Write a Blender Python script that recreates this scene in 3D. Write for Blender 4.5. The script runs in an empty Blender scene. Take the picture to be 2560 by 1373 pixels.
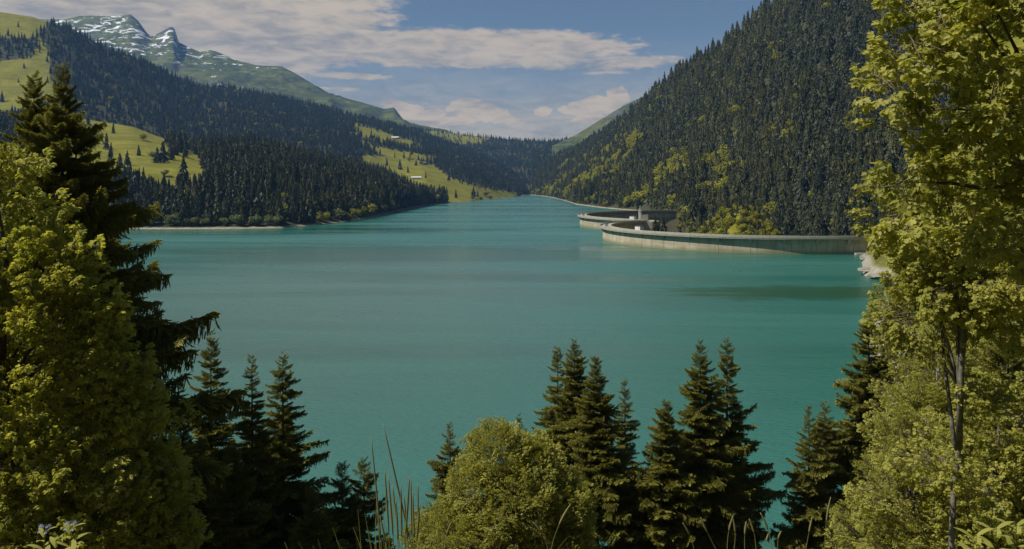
import bpy, math, random
import numpy as np
from mathutils import Vector, Matrix, Euler

rng = np.random.default_rng(7)
random.seed(7)
SC = bpy.context.scene
COL = SC.collection
R = math.radians

# ------------------------------------------------------------------ camera
F, H, YH, CX = 2000.0, 45.0, 455.0, 1280.0      # focal in photo pixels, eye height above the lake, horizon row
cam_d = bpy.data.cameras.new('camera')
cam = bpy.data.objects.new('camera', cam_d)
COL.objects.link(cam)
cam.location = (0, 0, H)
cam.rotation_euler = (R(90), 0, 0)
cam_d.sensor_width = 36
cam_d.lens = 36 * F / 2560.0
cam_d.shift_y = -(686.5 - YH) / 2560.0
cam_d.clip_start = 0.1
cam_d.clip_end = 60000
SC.camera = cam

# ------------------------------------------------------------------ exposure
SC.view_settings.view_transform = 'Standard'
SC.view_settings.look = 'None'
SC.view_settings.gamma = 1
SC.view_settings.use_curve_mapping = False
SC.view_settings.exposure = 0.23
try:
    SC.cycles.use_denoising = True
    SC.cycles.denoiser = 'OPENIMAGEDENOISE'
except Exception:
    pass
SC.cycles.max_bounces = 6
SC.cycles.diffuse_bounces = 4
SC.cycles.glossy_bounces = 2
SC.cycles.transmission_bounces = 5
SC.cycles.transparent_max_bounces = 4
SC.cycles.volume_bounces = 0
SC.cycles.caustics_reflective = False
SC.cycles.caustics_refractive = False

# ------------------------------------------------------------------ sun + sky
SUN_AZ = R(-101)         # clockwise from +Y (the view direction): to the left, a little behind
SUN_EL = R(52)
sd = Vector((math.sin(SUN_AZ) * math.cos(SUN_EL), math.cos(SUN_AZ) * math.cos(SUN_EL), math.sin(SUN_EL)))
sun_d = bpy.data.lights.new('sun', 'SUN')
sun_d.energy = 5.0
sun_d.angle = R(0.5)
sun_d.color = (1.0, 0.94, 0.82)
sun = bpy.data.objects.new('sun', sun_d)
sun.rotation_euler = (-sd).to_track_quat('-Z', 'Y').to_euler()
sun.location = (0, 0, 3000)
COL.objects.link(sun)

world = bpy.data.worlds.new('World')
SC.world = world
world.use_nodes = True
NT = world.node_tree
NT.nodes.clear()


class G:
    """small expression builder for shader node trees"""
    def __init__(s, nt): s.nt = nt
    def new(s, t, **k):
        n = s.nt.nodes.new(t)
        for a, b in k.items(): setattr(n, a, b)
        return n
    def put(s, sock, v):
        if isinstance(v, (int, float)): sock.default_value = v
        elif isinstance(v, (tuple, list)): sock.default_value = v
        else: s.nt.links.new(v, sock)
    def m(s, op, a, b=None, c=None, clamp=False):
        n = s.new('ShaderNodeMath', operation=op); n.use_clamp = clamp
        s.put(n.inputs[0], a)
        if b is not None: s.put(n.inputs[1], b)
        if c is not None: s.put(n.inputs[2], c)
        return n.outputs[0]
    def ss(s, x, a, b, lo=0.0, hi=1.0):
        n = s.new('ShaderNodeMapRange', interpolation_type='SMOOTHSTEP')
        for i, v in enumerate((x, a, b, lo, hi)): s.put(n.inputs[i], v)
        return n.outputs[0]
    def comb(s, x, y, z):
        n = s.new('ShaderNodeCombineXYZ')
        for i, v in enumerate((x, y, z)): s.put(n.inputs[i], v)
        return n.outputs[0]
    def noise(s, vec, scale=1.0, detail=4, rough=0.5, dist=0.0):
        n = s.new('ShaderNodeTexNoise')
        s.put(n.inputs['Vector'], vec); s.put(n.inputs['Scale'], scale)
        s.put(n.inputs['Detail'], detail); s.put(n.inputs['Roughness'], rough); s.put(n.inputs['Distortion'], dist)
        return n.outputs['Fac']
    def mix(s, f, a, b):
        n = s.new('ShaderNodeMix', data_type='RGBA')
        s.put(n.inputs[0], f); s.put(n.inputs[6], a); s.put(n.inputs[7], b)
        return n.outputs[2]
    def sep(s, v):
        n = s.new('ShaderNodeSeparateXYZ'); s.put(n.inputs[0], v)
        return n.outputs


g = G(NT)
sky = g.new('ShaderNodeTexSky', sky_type='NISHITA')
sky.sun_disc = False
sky.sun_elevation = SUN_EL
sky.sun_rotation = SUN_AZ
sky.altitude = 1200
sky.air_density = 1.0
sky.dust_density = 1.3
sky.ozone_density = 1.0
tc = g.new('ShaderNodeTexCoord')
dx, dy, dz = g.sep(tc.outputs['Generated'])
az = g.m('ARCTAN2', dx, dy)
el = g.m('ARCSINE', dz)
AZ = lambda px: math.atan((px - CX) / F)
EL = lambda py, px=1280: math.atan((YH - py) / F / math.sqrt(1 + ((px - CX) / F) ** 2))


def hump(c, w, x, soft=1.0):
    """1 inside |x-c|<w falling to 0 outside"""
    d = g.m('ABSOLUTE', g.m('SUBTRACT', x, c))
    return g.ss(d, w * (1 - 0.5 * soft), w * (1 + 0.5 * soft), 1.0, 0.0)


def blob(px, py, rx, ry):
    a = g.m('DIVIDE', g.m('SUBTRACT', az, AZ(px)), rx / F)
    b = g.m('DIVIDE', g.m('SUBTRACT', el, EL(py, px)), ry / F)
    return g.m('SQRT', g.m('ADD', g.m('MULTIPLY', a, a), g.m('MULTIPLY', b, b)))


# high layer: stretched altocumulus, noise everywhere, thicker towards the cloud mass and band that the photo shows
vec_a = g.comb(g.m('MULTIPLY', az, 7.0), g.m('MULTIPLY', el, 26.0), 3.1)
vec_b = g.comb(g.m('MULTIPLY', az, 26.0), g.m('MULTIPLY', el, 95.0), 7.7)
vec_c = g.comb(g.m('MULTIPLY', az, 60.0), g.m('MULTIPLY', el, 160.0), 1.7)
n_a = g.noise(vec_a, 1.0, 4, 0.55, 0.3)
n_b = g.noise(vec_b, 1.0, 5, 0.6, 0.4)
n_c = g.noise(vec_c, 1.0, 4, 0.6, 0.2)
nz = g.m('ADD', g.m('ADD', g.m('MULTIPLY', n_a, 0.35), g.m('MULTIPLY', n_b, 0.45)), g.m('MULTIPLY', n_c, 0.35))
mass = g.ss(blob(470, 40, 560, 190), 0.45, 1.25, 0.72, 0.0)
band = g.ss(blob(1120, 122, 640, 66), 0.35, 1.2, 0.62, 0.0)
band2 = g.ss(blob(1480, 160, 420, 30), 0.3, 1.2, 0.50, 0.0)
st1 = g.ss(blob(870, 190, 170, 15), 0.2, 1.2, 0.62, 0.0)
st2 = g.ss(blob(850, 222, 130, 9), 0.2, 1.2, 0.50, 0.0)
st3 = g.ss(blob(1500, 182, 320, 9), 0.2, 1.2, 0.42, 0.0)
over = g.ss(el, 0.26, 0.5, 0.0, 0.20)             # above the frame the broken cloud goes on
side = g.ss(g.m('ABSOLUTE', az), 0.62, 1.0, 0.0, 0.20)
bias = g.m('MAXIMUM', g.m('MAXIMUM', mass, band), g.m('MAXIMUM', band2, st1))
bias = g.m('MAXIMUM', bias, g.m('MAXIMUM', st2, g.m('MAXIMUM', st3, g.m('MAXIMUM', over, side))))
hi_c = g.ss(g.m('ADD', nz, bias), 0.84, 1.08)
# low cumulus
edge = g.m('ADD', g.m('MULTIPLY', g.noise(g.comb(g.m('MULTIPLY', az, 70.0), g.m('MULTIPLY', el, 90.0), 9.2), 1.0, 5, 0.55), 1.5), -0.75)
cu = None
for (px, py, rx, ry) in [(1030, 285, 48, 28), (1075, 295, 55, 26), (1165, 270, 55, 26), (1205, 280, 60, 26), (1260, 297, 45, 13),
                         (1120, 302, 90, 14), (1358, 279, 26, 13), (1440, 273, 45, 18), (1500, 258, 50, 24), (1545, 242, 32, 24),
                         (1500, 275, 80, 13), (1480, 300, 60, 14), (985, 262, 40, 12)]:
    d = blob(px, py, rx, ry)
    c = g.ss(g.m('ADD', d, edge), 0.82, 1.12, 1.0, 0.0)
    cu = c if cu is None else g.m('MAXIMUM', cu, c)
# horizon whitening over the far valley, all the way round the horizon
hz = g.ss(el, 0.02, 0.19, 1.0, 0.0)
hz = g.m('MULTIPLY', hz, g.m('ADD', 0.30, g.m('MULTIPLY', g.noise(g.comb(g.m('MULTIPLY', az, 22.0), g.m('MULTIPLY', el, 60.0), 2.2), 1.0, 4, 0.55), 0.9)), None, True)
g_tot = g.m('MAXIMUM', g.m('MAXIMUM', g.m('MULTIPLY', hi_c, 0.93), cu), hz)
# cloud tone: grey-blue bases, bright tops
tone = g.ss(g.m('ADD', g.m('MULTIPLY', n_b, 0.6), g.m('MULTIPLY', n_a, 0.4)), 0.30, 0.62)
CLOUD_LO = (0.26, 0.24, 0.22, 1)
CLOUD_HI = (0.56, 0.455, 0.335, 1)
ccol = g.mix(tone, CLOUD_LO, CLOUD_HI)
SKY_STR = 0.052
sk = g.new('ShaderNodeVectorMath', operation='SCALE')
NT.links.new(sky.outputs[0], sk.inputs[0]); sk.inputs['Scale'].default_value = 1.0
cs = g.new('ShaderNodeVectorMath', operation='SCALE')
NT.links.new(ccol, cs.inputs[0]); cs.inputs['Scale'].default_value = 1.0 / SKY_STR
fin = g.mix(g_tot, sk.outputs[0], cs.outputs[0])
bg = g.new('ShaderNodeBackground'); bg.inputs['Strength'].default_value = SKY_STR
NT.links.new(fin, bg.inputs[0])
wo = g.new('ShaderNodeOutputWorld')
NT.links.new(bg.outputs[0], wo.inputs[0])

# ------------------------------------------------------------------ helpers
def tag(o, label=None, cat=None, group=None, kind=None):
    if label: o['label'] = label
    if cat: o['category'] = cat
    if group: o['group'] = group
    if kind: o['kind'] = kind
    return o


def link(name, mesh, mat=None, parent=None, loc=None):
    o = bpy.data.objects.new(name, mesh)
    COL.objects.link(o)
    if mat is not None and mesh is not None and not mesh.materials: mesh.materials.append(mat)
    if parent is not None: o.parent = parent
    if loc is not None: o.location = loc
    return o


def empty(name, loc):
    o = bpy.data.objects.new(name, None)
    o.empty_display_size = 0.5
    COL.objects.link(o); o.location = loc
    return o


def mesh_of(name, V, Fc, smooth=False):
    me = bpy.data.meshes.new(name)
    me.from_pydata([tuple(map(float, v)) for v in V], [], [tuple(map(int, f)) for f in Fc])
    if smooth: me.polygons.foreach_set('use_smooth', [True] * len(me.polygons))
    me.update()
    return me


def mesh_tris(name, V, T, smooth=False):
    V = np.asarray(V, dtype=np.float32); T = np.asarray(T, dtype=np.int32)
    k = T.shape[1]
    me = bpy.data.meshes.new(name)
    me.vertices.add(len(V)); me.vertices.foreach_set('co', V.ravel())
    me.loops.add(T.size); me.loops.foreach_set('vertex_index', T.ravel())
    me.polygons.add(len(T))
    me.polygons.foreach_set('loop_start', np.arange(0, T.size, k, dtype=np.int32))
    me.polygons.foreach_set('use_smooth', np.full(len(T), smooth))
    me.update(calc_edges=True)
    return me


def attr(me, name, vals):
    a = me.attributes.new(name, 'FLOAT', 'POINT')
    a.data.foreach_set('value', np.asarray(vals, dtype=np.float32))


def box(V, Fc, c, s, rot=0.0):
    i = len(V); cr, sr = math.cos(rot), math.sin(rot)
    for z in (-.5, .5):
        for x, y in ((-.5, -.5), (.5, -.5), (.5, .5), (-.5, .5)):
            X, Y = x * s[0], y * s[1]
            V.append((c[0] + X * cr - Y * sr, c[1] + X * sr + Y * cr, c[2] + z * s[2]))
    for f in ((0, 3, 2, 1), (4, 5, 6, 7), (0, 1, 5, 4), (1, 2, 6, 5), (2, 3, 7, 6), (3, 0, 4, 7)):
        Fc.append(tuple(i + k for k in f))


def tube(V, Fc, pts, rad, n=6):
    pts = [Vector(p) for p in pts]; base = len(V)
    for k, p in enumerate(pts):
        t = (pts[min(k + 1, len(pts) - 1)] - pts[max(k - 1, 0)]).normalized()
        a = t.orthogonal().normalized() if k == 0 else (a - t * a.dot(t)).normalized()
        b = t.cross(a)
        for j in range(n):
            th = 2 * math.pi * j / n
            V.append(tuple(p + (a * math.cos(th) + b * math.sin(th)) * rad[k]))
    for k in range(len(pts) - 1):
        for j in range(n):
            q = base + k * n
            Fc.append((q + j, q + (j + 1) % n, q + n + (j + 1) % n, q + n + j))
    Fc.append(tuple(base + j for j in range(n))[::-1])
    Fc.append(tuple(base + (len(pts) - 1) * n + j for j in range(n)))


def hash2(ix, iy, s):
    v = np.sin(ix * 127.1 + iy * 311.7 + s * 74.7) * 43758.5453
    return v - np.floor(v)


def vnoise(x, y, s=0):
    ix, iy = np.floor(x), np.floor(y); fx, fy = x - ix, y - iy
    fx = fx * fx * (3 - 2 * fx); fy = fy * fy * (3 - 2 * fy)
    a = hash2(ix, iy, s); b = hash2(ix + 1, iy, s); c = hash2(ix, iy + 1, s); d = hash2(ix + 1, iy + 1, s)
    return (a * (1 - fx) + b * fx) * (1 - fy) + (c * (1 - fx) + d * fx) * fy


def fbm(x, y, s=0, oct=4, ridged=False):
    t = 0; a = 1; n = 0
    for k in range(oct):
        v = vnoise(x * 2 ** k, y * 2 ** k, s + k * 13) * 2 - 1
        if ridged: v = 1 - 2 * np.abs(v)
        t = t + a * v; n += a; a *= 0.5
    return t / n


def inpoly(px, py, poly):
    px = np.asarray(px); py = np.asarray(py)
    ins = np.zeros(px.shape, bool); n = len(poly)
    for i in range(n):
        x1, y1 = poly[i]; x2, y2 = poly[(i + 1) % n]
        c = ((y1 > py) != (y2 > py)) & (px < (x2 - x1) * (py - y1) / ((y2 - y1) if y2 != y1 else 1e-9) + x1)
        ins ^= c
    return ins


def W(px, py, D):
    return ((px - CX) / F * D, D, H - (py - YH) / F * D)


def proj(P):
    P = np.asarray(P)
    return CX + F * P[..., 0] / P[..., 1], YH + F * (H - P[..., 2]) / P[..., 1]


# ------------------------------------------------------------------ materials
def mat(name):
    m = bpy.data.materials.new(name); m.use_nodes = True
    nt = m.node_tree; nt.nodes.clear()
    g = G(nt); out = g.new('ShaderNodeOutputMaterial')
    return m, g, out


def principled(g, out, col, rough=0.8, bump=None, spec=0.3, bstr=0.5, bdist=0.1, transl=None, tfac=0.3):
    p = g.new('ShaderNodeBsdfPrincipled')
    g.put(p.inputs['Base Color'], col); g.put(p.inputs['Roughness'], rough)
    g.put(p.inputs['Specular IOR Level'], spec)
    if bump is not None:
        b = g.new('ShaderNodeBump'); b.inputs['Strength'].default_value = bstr; b.inputs['Distance'].default_value = bdist
        g.nt.links.new(bump, b.inputs['Height']); g.nt.links.new(b.outputs[0], p.inputs['Normal'])
    sh = p.outputs[0]
    if transl is not None:
        t = g.new('ShaderNodeBsdfTranslucent'); g.put(t.inputs[0], transl)
        mx = g.new('ShaderNodeMixShader'); mx.inputs[0].default_value = tfac
        g.nt.links.new(sh, mx.inputs[1]); g.nt.links.new(t.outputs[0], mx.inputs[2]); sh = mx.outputs[0]
    g.nt.links.new(sh, out.inputs[0])
    return p


def simple_mat(name, col, rough=0.8, var=0.25, scale=2.0, bump=0.0, spec=0.3):
    m, g, out = mat(name)
    tc = g.new('ShaderNodeTexCoord')
    n = g.noise(tc.outputs['Object'], scale, 5, 0.6)
    lo = tuple(c * (1 - var) for c in col) + (1,); hi = tuple(min(1, c * (1 + var)) for c in col) + (1,)
    c = g.mix(g.ss(n, 0.3, 0.7), lo, hi)
    principled(g, out, c, rough, n if bump else None, spec, 0.6, bump or 0.1)
    return m


def leaf_mat(name, lo, hi, tip=None, tfac=0.35, tcol=None, use_attr=False, rough=0.55, spec=0.25, isl=0.4):
    m, g, out = mat(name)
    oi = g.new('ShaderNodeObjectInfo')
    geo = g.new('ShaderNodeNewGeometry')
    r = g.m('ADD', g.m('MULTIPLY', oi.outputs['Random'], 1 - isl), g.m('MULTIPLY', geo.outputs['Random Per Island'], isl))
    c = g.mix(r, lo + (1,), hi + (1,))
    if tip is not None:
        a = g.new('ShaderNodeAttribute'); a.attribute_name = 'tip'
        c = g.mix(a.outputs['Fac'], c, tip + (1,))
    t = None
    if tfac > 0:
        vm = g.new('ShaderNodeVectorMath', operation='MULTIPLY')
        g.nt.links.new(c, vm.inputs[0]); vm.inputs[1].default_value = tcol or (1.3, 1.3, 0.62)
        t = vm.outputs[0]
    principled(g, out, c, rough, None, spec, transl=t, tfac=tfac)
    return m


M = {}
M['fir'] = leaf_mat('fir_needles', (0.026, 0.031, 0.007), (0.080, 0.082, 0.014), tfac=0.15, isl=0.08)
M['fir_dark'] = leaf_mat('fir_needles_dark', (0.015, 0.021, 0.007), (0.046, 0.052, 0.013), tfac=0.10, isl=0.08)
M['fir_haze'] = leaf_mat('fir_needles_hazed', (0.016, 0.028, 0.020), (0.044, 0.060, 0.034), tfac=0.12, isl=0.08)  # distance haze put into the needle colour of the far firs
M['broad'] = leaf_mat('broadleaf_foliage', (0.17, 0.18, 0.014), (0.32, 0.30, 0.026), tfac=0.35)
M['willow'] = leaf_mat('pale_foliage', (0.12, 0.14, 0.05), (0.19, 0.21, 0.07), tfac=0.3)
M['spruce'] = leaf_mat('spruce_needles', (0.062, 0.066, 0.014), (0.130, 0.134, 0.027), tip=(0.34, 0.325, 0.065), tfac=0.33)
M['maple'] = leaf_mat('maple_leaves', (0.26, 0.275, 0.058), (0.48, 0.46, 0.125), tfac=0.48)
M['alder'] = leaf_mat('alder_leaves', (0.26, 0.275, 0.052), (0.49, 0.47, 0.115), tfac=0.50)
M['bark'] = simple_mat('bark', (0.09, 0.075, 0.055), 0.9, 0.4, 6.0, 0.03)
M['pale_bark'] = simple_mat('pale_bark', (0.15, 0.14, 0.115), 0.85, 0.5, 9.0, 0.02)
M['twig'] = simple_mat('twig_bark', (0.12, 0.10, 0.07), 0.9, 0.3, 6.0)
M['grass_stalk'] = leaf_mat('grass_stalk', (0.15, 0.16, 0.04), (0.26, 0.26, 0.08), tfac=0.3)
M['seed'] = leaf_mat('grass_seed_head', (0.16, 0.145, 0.06), (0.26, 0.23, 0.10), tfac=0.2)
M['white'] = simple_mat('white_render', (0.60, 0.60, 0.58), 0.7, 0.08, 1.0)
M['roof'] = simple_mat('dark_roof', (0.10, 0.10, 0.11), 0.7, 0.2, 2.0)
M['pale_roof'] = simple_mat('pale_metal_roof', (0.55, 0.53, 0.50), 0.5, 0.1, 2.0)
M['wood'] = simple_mat('weathered_wood', (0.16, 0.12, 0.09), 0.9, 0.3, 3.0)
M['dark_glass'] = simple_mat('dark_glass', (0.02, 0.025, 0.03), 0.15, 0.1, 1.0, 0, 0.5)
M['metal'] = simple_mat('grey_metal', (0.30, 0.31, 0.31), 0.5, 0.1, 2.0)
M['asphalt'] = simple_mat('crest_road_asphalt', (0.16, 0.155, 0.14), 0.9, 0.2, 0.6)
M['rock'] = simple_mat('pale_rock', (0.25, 0.235, 0.195), 0.9, 0.35, 0.35, 0.8)
M['blue_flower'] = simple_mat('pale_blue_petals', (0.42, 0.47, 0.66), 0.7, 0.15, 8.0)


def concrete():
    m, g, out = mat('dam_concrete')
    geo = g.new('ShaderNodeNewGeometry')
    x, y, z = g.sep(geo.outputs['Position'])
    n1 = g.noise(geo.outputs['Position'], 0.10, 6, 0.6)
    n2 = g.noise(g.comb(g.m('MULTIPLY', x, 0.6), g.m('MULTIPLY', y, 0.6), g.m('MULTIPLY', z, 0.05)), 1.0, 4, 0.6)
    c = g.mix(g.ss(n1, 0.3, 0.7), (0.33, 0.29, 0.20, 1), (0.47, 0.42, 0.31, 1))
    c = g.mix(g.m('MULTIPLY', g.ss(n2, 0.47, 0.7), 0.6), c, (0.19, 0.17, 0.115, 1))
    n4 = g.noise(g.comb(g.m('MULTIPLY', x, 0.05), g.m('MULTIPLY', y, 0.05), g.m('MULTIPLY', z, 0.35)), 1.0, 4, 0.6)
    c = g.mix(g.m('MULTIPLY', g.ss(n4, 0.5, 0.62), 0.45), c, (0.24, 0.215, 0.15, 1))
    zz = g.m('ADD', z, g.m('MULTIPLY', g.m('SUBTRACT', n1, 0.5), 3.0))
    c = g.mix(g.ss(zz, 0.4, 3.0, 0.75, 0.0), c, (0.19, 0.17, 0.085, 1))        # wet, algae-stained foot
    # lift lines of the pours
    fr = g.m('FRACT', g.m('MULTIPLY', z, 0.5))
    c = g.mix(g.m('MULTIPLY', g.ss(fr, 0.0, 0.08, 1.0, 0.0), 0.25), c, (0.2, 0.19, 0.14, 1))
    principled(g, out, c, 0.85, n1, 0.25, 0.4, 0.2)
    return m


M['concrete'] = concrete()
M['crest'] = simple_mat('crest_concrete', (0.34, 0.325, 0.26), 0.85, 0.15, 0.5)


def ground_mat(name, grass_lo, grass_hi, floor=(0.045, 0.045, 0.022), shore=(0.34, 0.30, 0.21), shore_z=(0.8, 3.2), rock=None,
               rock_slope=None, snow=None, scale=0.02, shore_where=False):
    """grass where the attribute 'wood' is 0, forest floor where it is 1; bare beach just above the water"""
    m, g, out = mat(name)
    geo = g.new('ShaderNodeNewGeometry')
    P = geo.outputs['Position']
    x, y, z = g.sep(P)
    n1 = g.noise(P, scale, 6, 0.6)
    n2 = g.noise(P, scale * 6, 5, 0.6)
    n3 = g.noise(g.comb(g.m('MULTIPLY', x, scale * 1.2), g.m('MULTIPLY', y, scale * 1.2), g.m('MULTIPLY', z, scale * 14)), 1.0, 5, 0.6, 0.4)
    s = g.m('ADD', g.m('MULTIPLY', n1, 0.4), g.m('ADD', g.m('MULTIPLY', n2, 0.25), g.m('MULTIPLY', n3, 0.35)))
    c = g.mix(g.ss(s, 0.38, 0.62), grass_lo + (1,), grass_hi + (1,))
    a = g.new('ShaderNodeAttribute'); a.attribute_name = 'wood'
    c = g.mix(g.ss(g.m('ADD', a.outputs['Fac'], g.m('MULTIPLY', g.m('SUBTRACT', n2, 0.5), 0.5)), 0.35, 0.65), c, floor + (1,))
    if rock is not None:
        nx, ny, nzz = g.sep(geo.outputs['Normal'])
        st = g.m('SUBTRACT', 1.0, nzz)
        rk = g.mix(g.ss(g.noise(P, scale * 3, 6, 0.7), 0.35, 0.65), tuple(q * 0.55 for q in rock) + (1,), rock + (1,))
        f = g.ss(g.m('ADD', st, g.m('MULTIPLY', g.m('SUBTRACT', n2, 0.5), 0.9)), rock_slope[0], rock_slope[1])
        c = g.mix(f, c, rk)
    if snow is not None:
        nx, ny, nzz = g.sep(geo.outputs['Normal'])
        sn = g.noise(g.comb(g.m('MULTIPLY', x, 0.010), g.m('MULTIPLY', y, 0.004), g.m('MULTIPLY', z, 0.026)), 1.0, 6, 0.68, 0.9)
        f = g.m('MULTIPLY', g.ss(z, snow[0], snow[1]), 0.085)
        f = g.ss(g.m('ADD', sn, f), snow[2], snow[2] + 0.05)
        f = g.m('MULTIPLY', f, g.ss(z, snow[0] - 150, snow[0]))
        c = g.mix(f, c, (0.72, 0.73, 0.76, 1))
        for (cx_, cy_, cz_, rr_) in ((-2740, 5900, 1235, 95), (-2690, 5880, 1170, 70), (-2535, 5900, 1145, 105), (-2560, 5900, 1090, 70), (-850, 5600, 500, 110)):
            vd = g.new('ShaderNodeVectorMath', operation='DISTANCE'); g.nt.links.new(P, vd.inputs[0]); vd.inputs[1].default_value = (cx_, cy_, cz_)
            c = g.mix(g.ss(g.m('ADD', vd.outputs['Value'], g.m('MULTIPLY', n2, 40.0)), rr_ - 10.0, rr_ + 25.0, 1.0, 0.0), c, (0.055, 0.065, 0.075, 1))
    if shore is not None:
        zz = g.m('ADD', z, g.m('MULTIPLY', g.m('SUBTRACT', n2, 0.5), 3.0))
        sc_ = g.mix(g.ss(g.noise(P, 0.25, 5, 0.6), 0.35, 0.65), tuple(q * 0.7 for q in shore) + (1,), shore + (1,))
        sf = g.ss(zz, shore_z[0], shore_z[1], 1.0, 0.0)
        if shore_where: sf = g.m('MULTIPLY', sf, g.m('MAXIMUM', g.ss(x, 0.0, 50.0, 1.0, 0.0), g.ss(y, 1000.0, 1050.0)))
        c = g.mix(sf, c, sc_)
    principled(g, out, c, 0.9, n2, 0.15, 0.8, 1.2)
    return m


M['meadow'] = ground_mat('meadow', (0.115, 0.115, 0.011), (0.20, 0.19, 0.018), shore_where=True, shore_z=(0.4, 2.0))
M['alp'] = ground_mat('alpine_slope', (0.024, 0.038, 0.018), (0.110, 0.125, 0.032), rock=(0.11, 0.115, 0.11), rock_slope=(0.22, 0.34),
                      snow=(700, 1000, 0.622), shore=None, scale=0.006)
M['bank'] = ground_mat('bank_soil', (0.085, 0.085, 0.016), (0.16, 0.15, 0.03), rock=(0.30, 0.285, 0.235), rock_slope=(0.42, 0.60),
                       shore=(0.34, 0.315, 0.25), shore_z=(3.0, 6.0), scale=0.05)
M['ground'] = simple_mat('valley_floor', (0.06, 0.065, 0.03), 0.9, 0.3, 0.01)


def water_mat():
    m, g, out = mat('glacial_lake_water')
    geo = g.new('ShaderNodeNewGeometry')
    P = geo.outputs['Position']; x, y, z = g.sep(P)
    band = g.noise(g.comb(g.m('MULTIPLY', x, 0.0022), g.m('MULTIPLY', y, 0.011), 0.0), 1.0, 5, 0.55, 0.5)
    ripple = g.noise(g.comb(g.m('MULTIPLY', x, 0.5), g.m('MULTIPLY', y, 1.1), 0.0), 1.0, 4, 0.6, 0.2)
    chop = g.noise(g.comb(g.m('MULTIPLY', x, 0.05), g.m('MULTIPLY', y, 0.14), 4.0), 1.0, 5, 0.65)
    c = g.mix(g.ss(band, 0.38, 0.64), (0.014, 0.110, 0.082, 1), (0.040, 0.140, 0.118, 1))
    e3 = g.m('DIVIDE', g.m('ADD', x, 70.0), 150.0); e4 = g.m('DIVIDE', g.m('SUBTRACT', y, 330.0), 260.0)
    sheen = g.m('ADD', g.m('SQRT', g.m('ADD', g.m('MULTIPLY', e3, e3), g.m('MULTIPLY', e4, e4))), g.m('MULTIPLY', g.m('SUBTRACT', band, 0.5), 1.6))
    c = g.mix(g.ss(sheen, 0.1, 1.3, 0.75, 0.0), c, (0.095, 0.155, 0.138, 1))     # pale ellipse: sky sheen put into the water colour
    # darker green patch by the right bank
    e1 = g.m('DIVIDE', g.m('SUBTRACT', x, 122.0), 62.0); e2 = g.m('DIVIDE', g.m('SUBTRACT', y, 326.0), 24.0)
    d = g.m('SQRT', g.m('ADD', g.m('MULTIPLY', e1, e1), g.m('MULTIPLY', e2, e2)))
    d = g.m('ADD', d, g.m('MULTIPLY', g.m('SUBTRACT', chop, 0.5), 2.0))
    c = g.mix(g.ss(d, 0.55, 1.15, 0.85, 0.0), c, (0.014, 0.060, 0.020, 1))
    streak = g.noise(g.comb(g.m('MULTIPLY', x, 0.0030), g.m('MULTIPLY', y, 0.022), 11.0), 1.0, 4, 0.6, 0.3)
    calm = g.m('MULTIPLY', g.ss(streak, 0.50, 0.60), g.ss(y, 300.0, 650.0, 0.3, 1.0))
    ro = g.m('SUBTRACT', g.ss(band, 0.36, 0.66, 0.12, 0.36), g.m('MULTIPLY', calm, 0.06))
    hgt = g.m('MULTIPLY', g.m('ADD', g.m('MULTIPLY', ripple, 0.8), g.m('MULTIPLY', chop, 1.0)), g.m('SUBTRACT', 1.0, g.m('MULTIPLY', calm, 0.85)))
    p = principled(g, out, c, ro, hgt, 0.5, 0.4, 1.3)
    p.inputs['IOR'].default_value = 1.33
    return m


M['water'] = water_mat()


def haze_mat():
    m, g, out = mat('haze_air')
    v = g.new('ShaderNodeVolumePrincipled')
    v.inputs['Color'].default_value = (0.24, 0.52, 1.0, 1)
    v.inputs['Density'].default_value = 0.000046
    v.inputs['Anisotropy'].default_value = 0.1
    g.nt.links.new(v.outputs[0], out.inputs['Volume'])
    return m


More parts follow.
